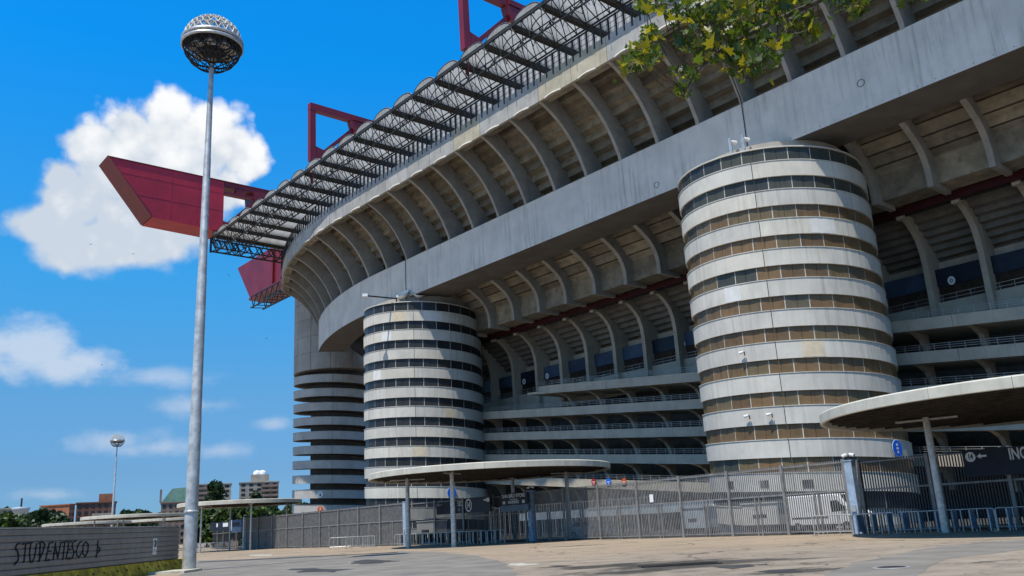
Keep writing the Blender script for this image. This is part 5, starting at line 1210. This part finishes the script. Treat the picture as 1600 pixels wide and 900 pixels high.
for cx, cy, sprd, n_, yb in CLS:
    for i in range(int(n_*.78)):
        px, py = cx+rnd.gauss(0, .52)*sprd, cy+rnd.gauss(0, .5)*sprd*.8
        q = at(px, py, rnd.uniform(6.95, 7.75)); u = rnd.random()
        kk = 'leafD' if u < .012 else ('leafB' if u < .03+yb*.55 else ('leafA' if rnd.random() < .6 else 'leafC'))
        sz = rnd.uniform(.10, .165)
        rot = Matrix.Rotation(rnd.uniform(0, 6.28), 4, 'Z') @ Matrix.Rotation(R(rnd.uniform(95, 175)), 4, 'X') @ Matrix.Rotation(rnd.uniform(-.9, .9), 4, 'Y')
        mk('leaf', rnd.choice(leaves[kk]), pt_root, Matrix.Translation(q) @ rot @ Matrix.Diagonal((sz, sz, sz, 1))); cnt += 1
mb = MB()
for lf in [o_ for o_ in pt_root.children if o_.name.startswith('leaf')]:
    q = lf.matrix_basis.translation; best = min(((q-p_).length, i_) for i_, p_ in enumerate(TW)) if (TW := [v for b_ in br for a_, c_ in zip(b_, b_[1:]) for v in (a_, a_.lerp(c_, .5))]) else None
    p_ = TW[best[1]]; mid = p_.lerp(q, .55)+Vector((0, 0, -.03)); mb.tube(p_, mid, .006, 3, .005); mb.tube(mid, q, .005, 3, .003)
o = mb.build('twigs', M['bark'], pt_root); o['kind'] = 'stuff'
# smaller leaves among them, too many to pick apart
small = {}
for cx, cy, sprd, n_, yb in CLS:
    for i in range(int(n_*2.0)):
        px, py = cx+rnd.gauss(0, .55)*sprd, cy+rnd.gauss(0, .52)*sprd*.85
        q = at(px, py, rnd.uniform(6.95, 7.75)); u = rnd.random(); kk = 'leafB' if u < yb*.42 else ('leafA' if u < .75 else 'leafC')
        mb = small.setdefault(kk, MB()); sz = rnd.uniform(.045, .10); src = rnd.choice(leaves[kk])
        rot = Matrix.Translation(q) @ Matrix.Rotation(rnd.uniform(0, 6.28), 4, 'Z') @ Matrix.Rotation(R(rnd.uniform(80, 180)), 4, 'X') @ Matrix.Rotation(rnd.uniform(-1.2, 1.2), 4, 'Y') @ Matrix.Diagonal((sz, sz, sz, 1))
        mb.add([rot @ v.co for v in src.vertices], [tuple(p.vertices) for p in src.polygons])
for kk, mb in small.items(): o = mb.build('small_leaves', M[kk], pt_root); o['kind'] = 'stuff'
# the rest of the crown, above and right of the picture
for kk, N_ in (('leafA', 1500), ('leafB', 900), ('leafC', 900)):
    mb = MB()
    for i in range(N_):
        c = rnd.choice([Vector((8.6, 7.6, 8.6)), Vector((10.4, 8.6, 10)), Vector((7.2, 7.0, 8.9)), Vector((9.8, 9.8, 9.2)), Vector((11, 7.2, 8.4)), Vector((6.2, 6.6, 8.5))])
        q = c+Vector((rnd.gauss(0, .75), rnd.gauss(0, .75), abs(rnd.gauss(0, .7)))); u = Vector((rnd.gauss(0, 1), rnd.gauss(0, 1), rnd.gauss(0, .5))).normalized(); v = u.orthogonal().normalized(); s_ = .11
        mb.add([q+u*s_, q+v*s_*.8, q-u*s_*.8, q-v*s_*.8], [(0, 1, 2, 3)])
    o = mb.build('crown', M[kk], pt_root); o['kind'] = 'stuff'

# ------------------------------------------------------------------ swifts in the sky
for i, (px, py, lab) in enumerate(((142, 382, 'bird flying left of the other two below the big cloud'), (208, 397, 'bird below the red beam tip'), (357, 430, 'bird between lamp mast and far beam'), (416, 529, 'bird near the far tower drum'), (159, 570, 'bird in front of the low cloud'))):
    q = at(px, py, 90); mb = MB(); root = thing('bird', q, lab, 'bird', 'swifts in the sky')
    a = .5*i; w1 = Matrix.Translation(q) @ Matrix.Scale(.42, 4) @ Matrix.Rotation(a, 4, 'Z') @ Matrix.Rotation(.5, 4, 'X')
    prof = [(0, .20), (.035, .12), (.32, .02), (.36, -.10), (.20, -.03), (.04, -.05), (.03, -.22), (-.03, -.22), (-.04, -.05), (-.20, -.03), (-.36, -.10), (-.32, .02), (-.035, .12)]
    mb.prism([(x, y) for x, y in prof], lambda x, y: w1 @ Vector((x, y, -.02+abs(x)*.35)), lambda x, y: w1 @ Vector((x, y, .02+abs(x)*.35))); mb.build('body', M['truss'], root)
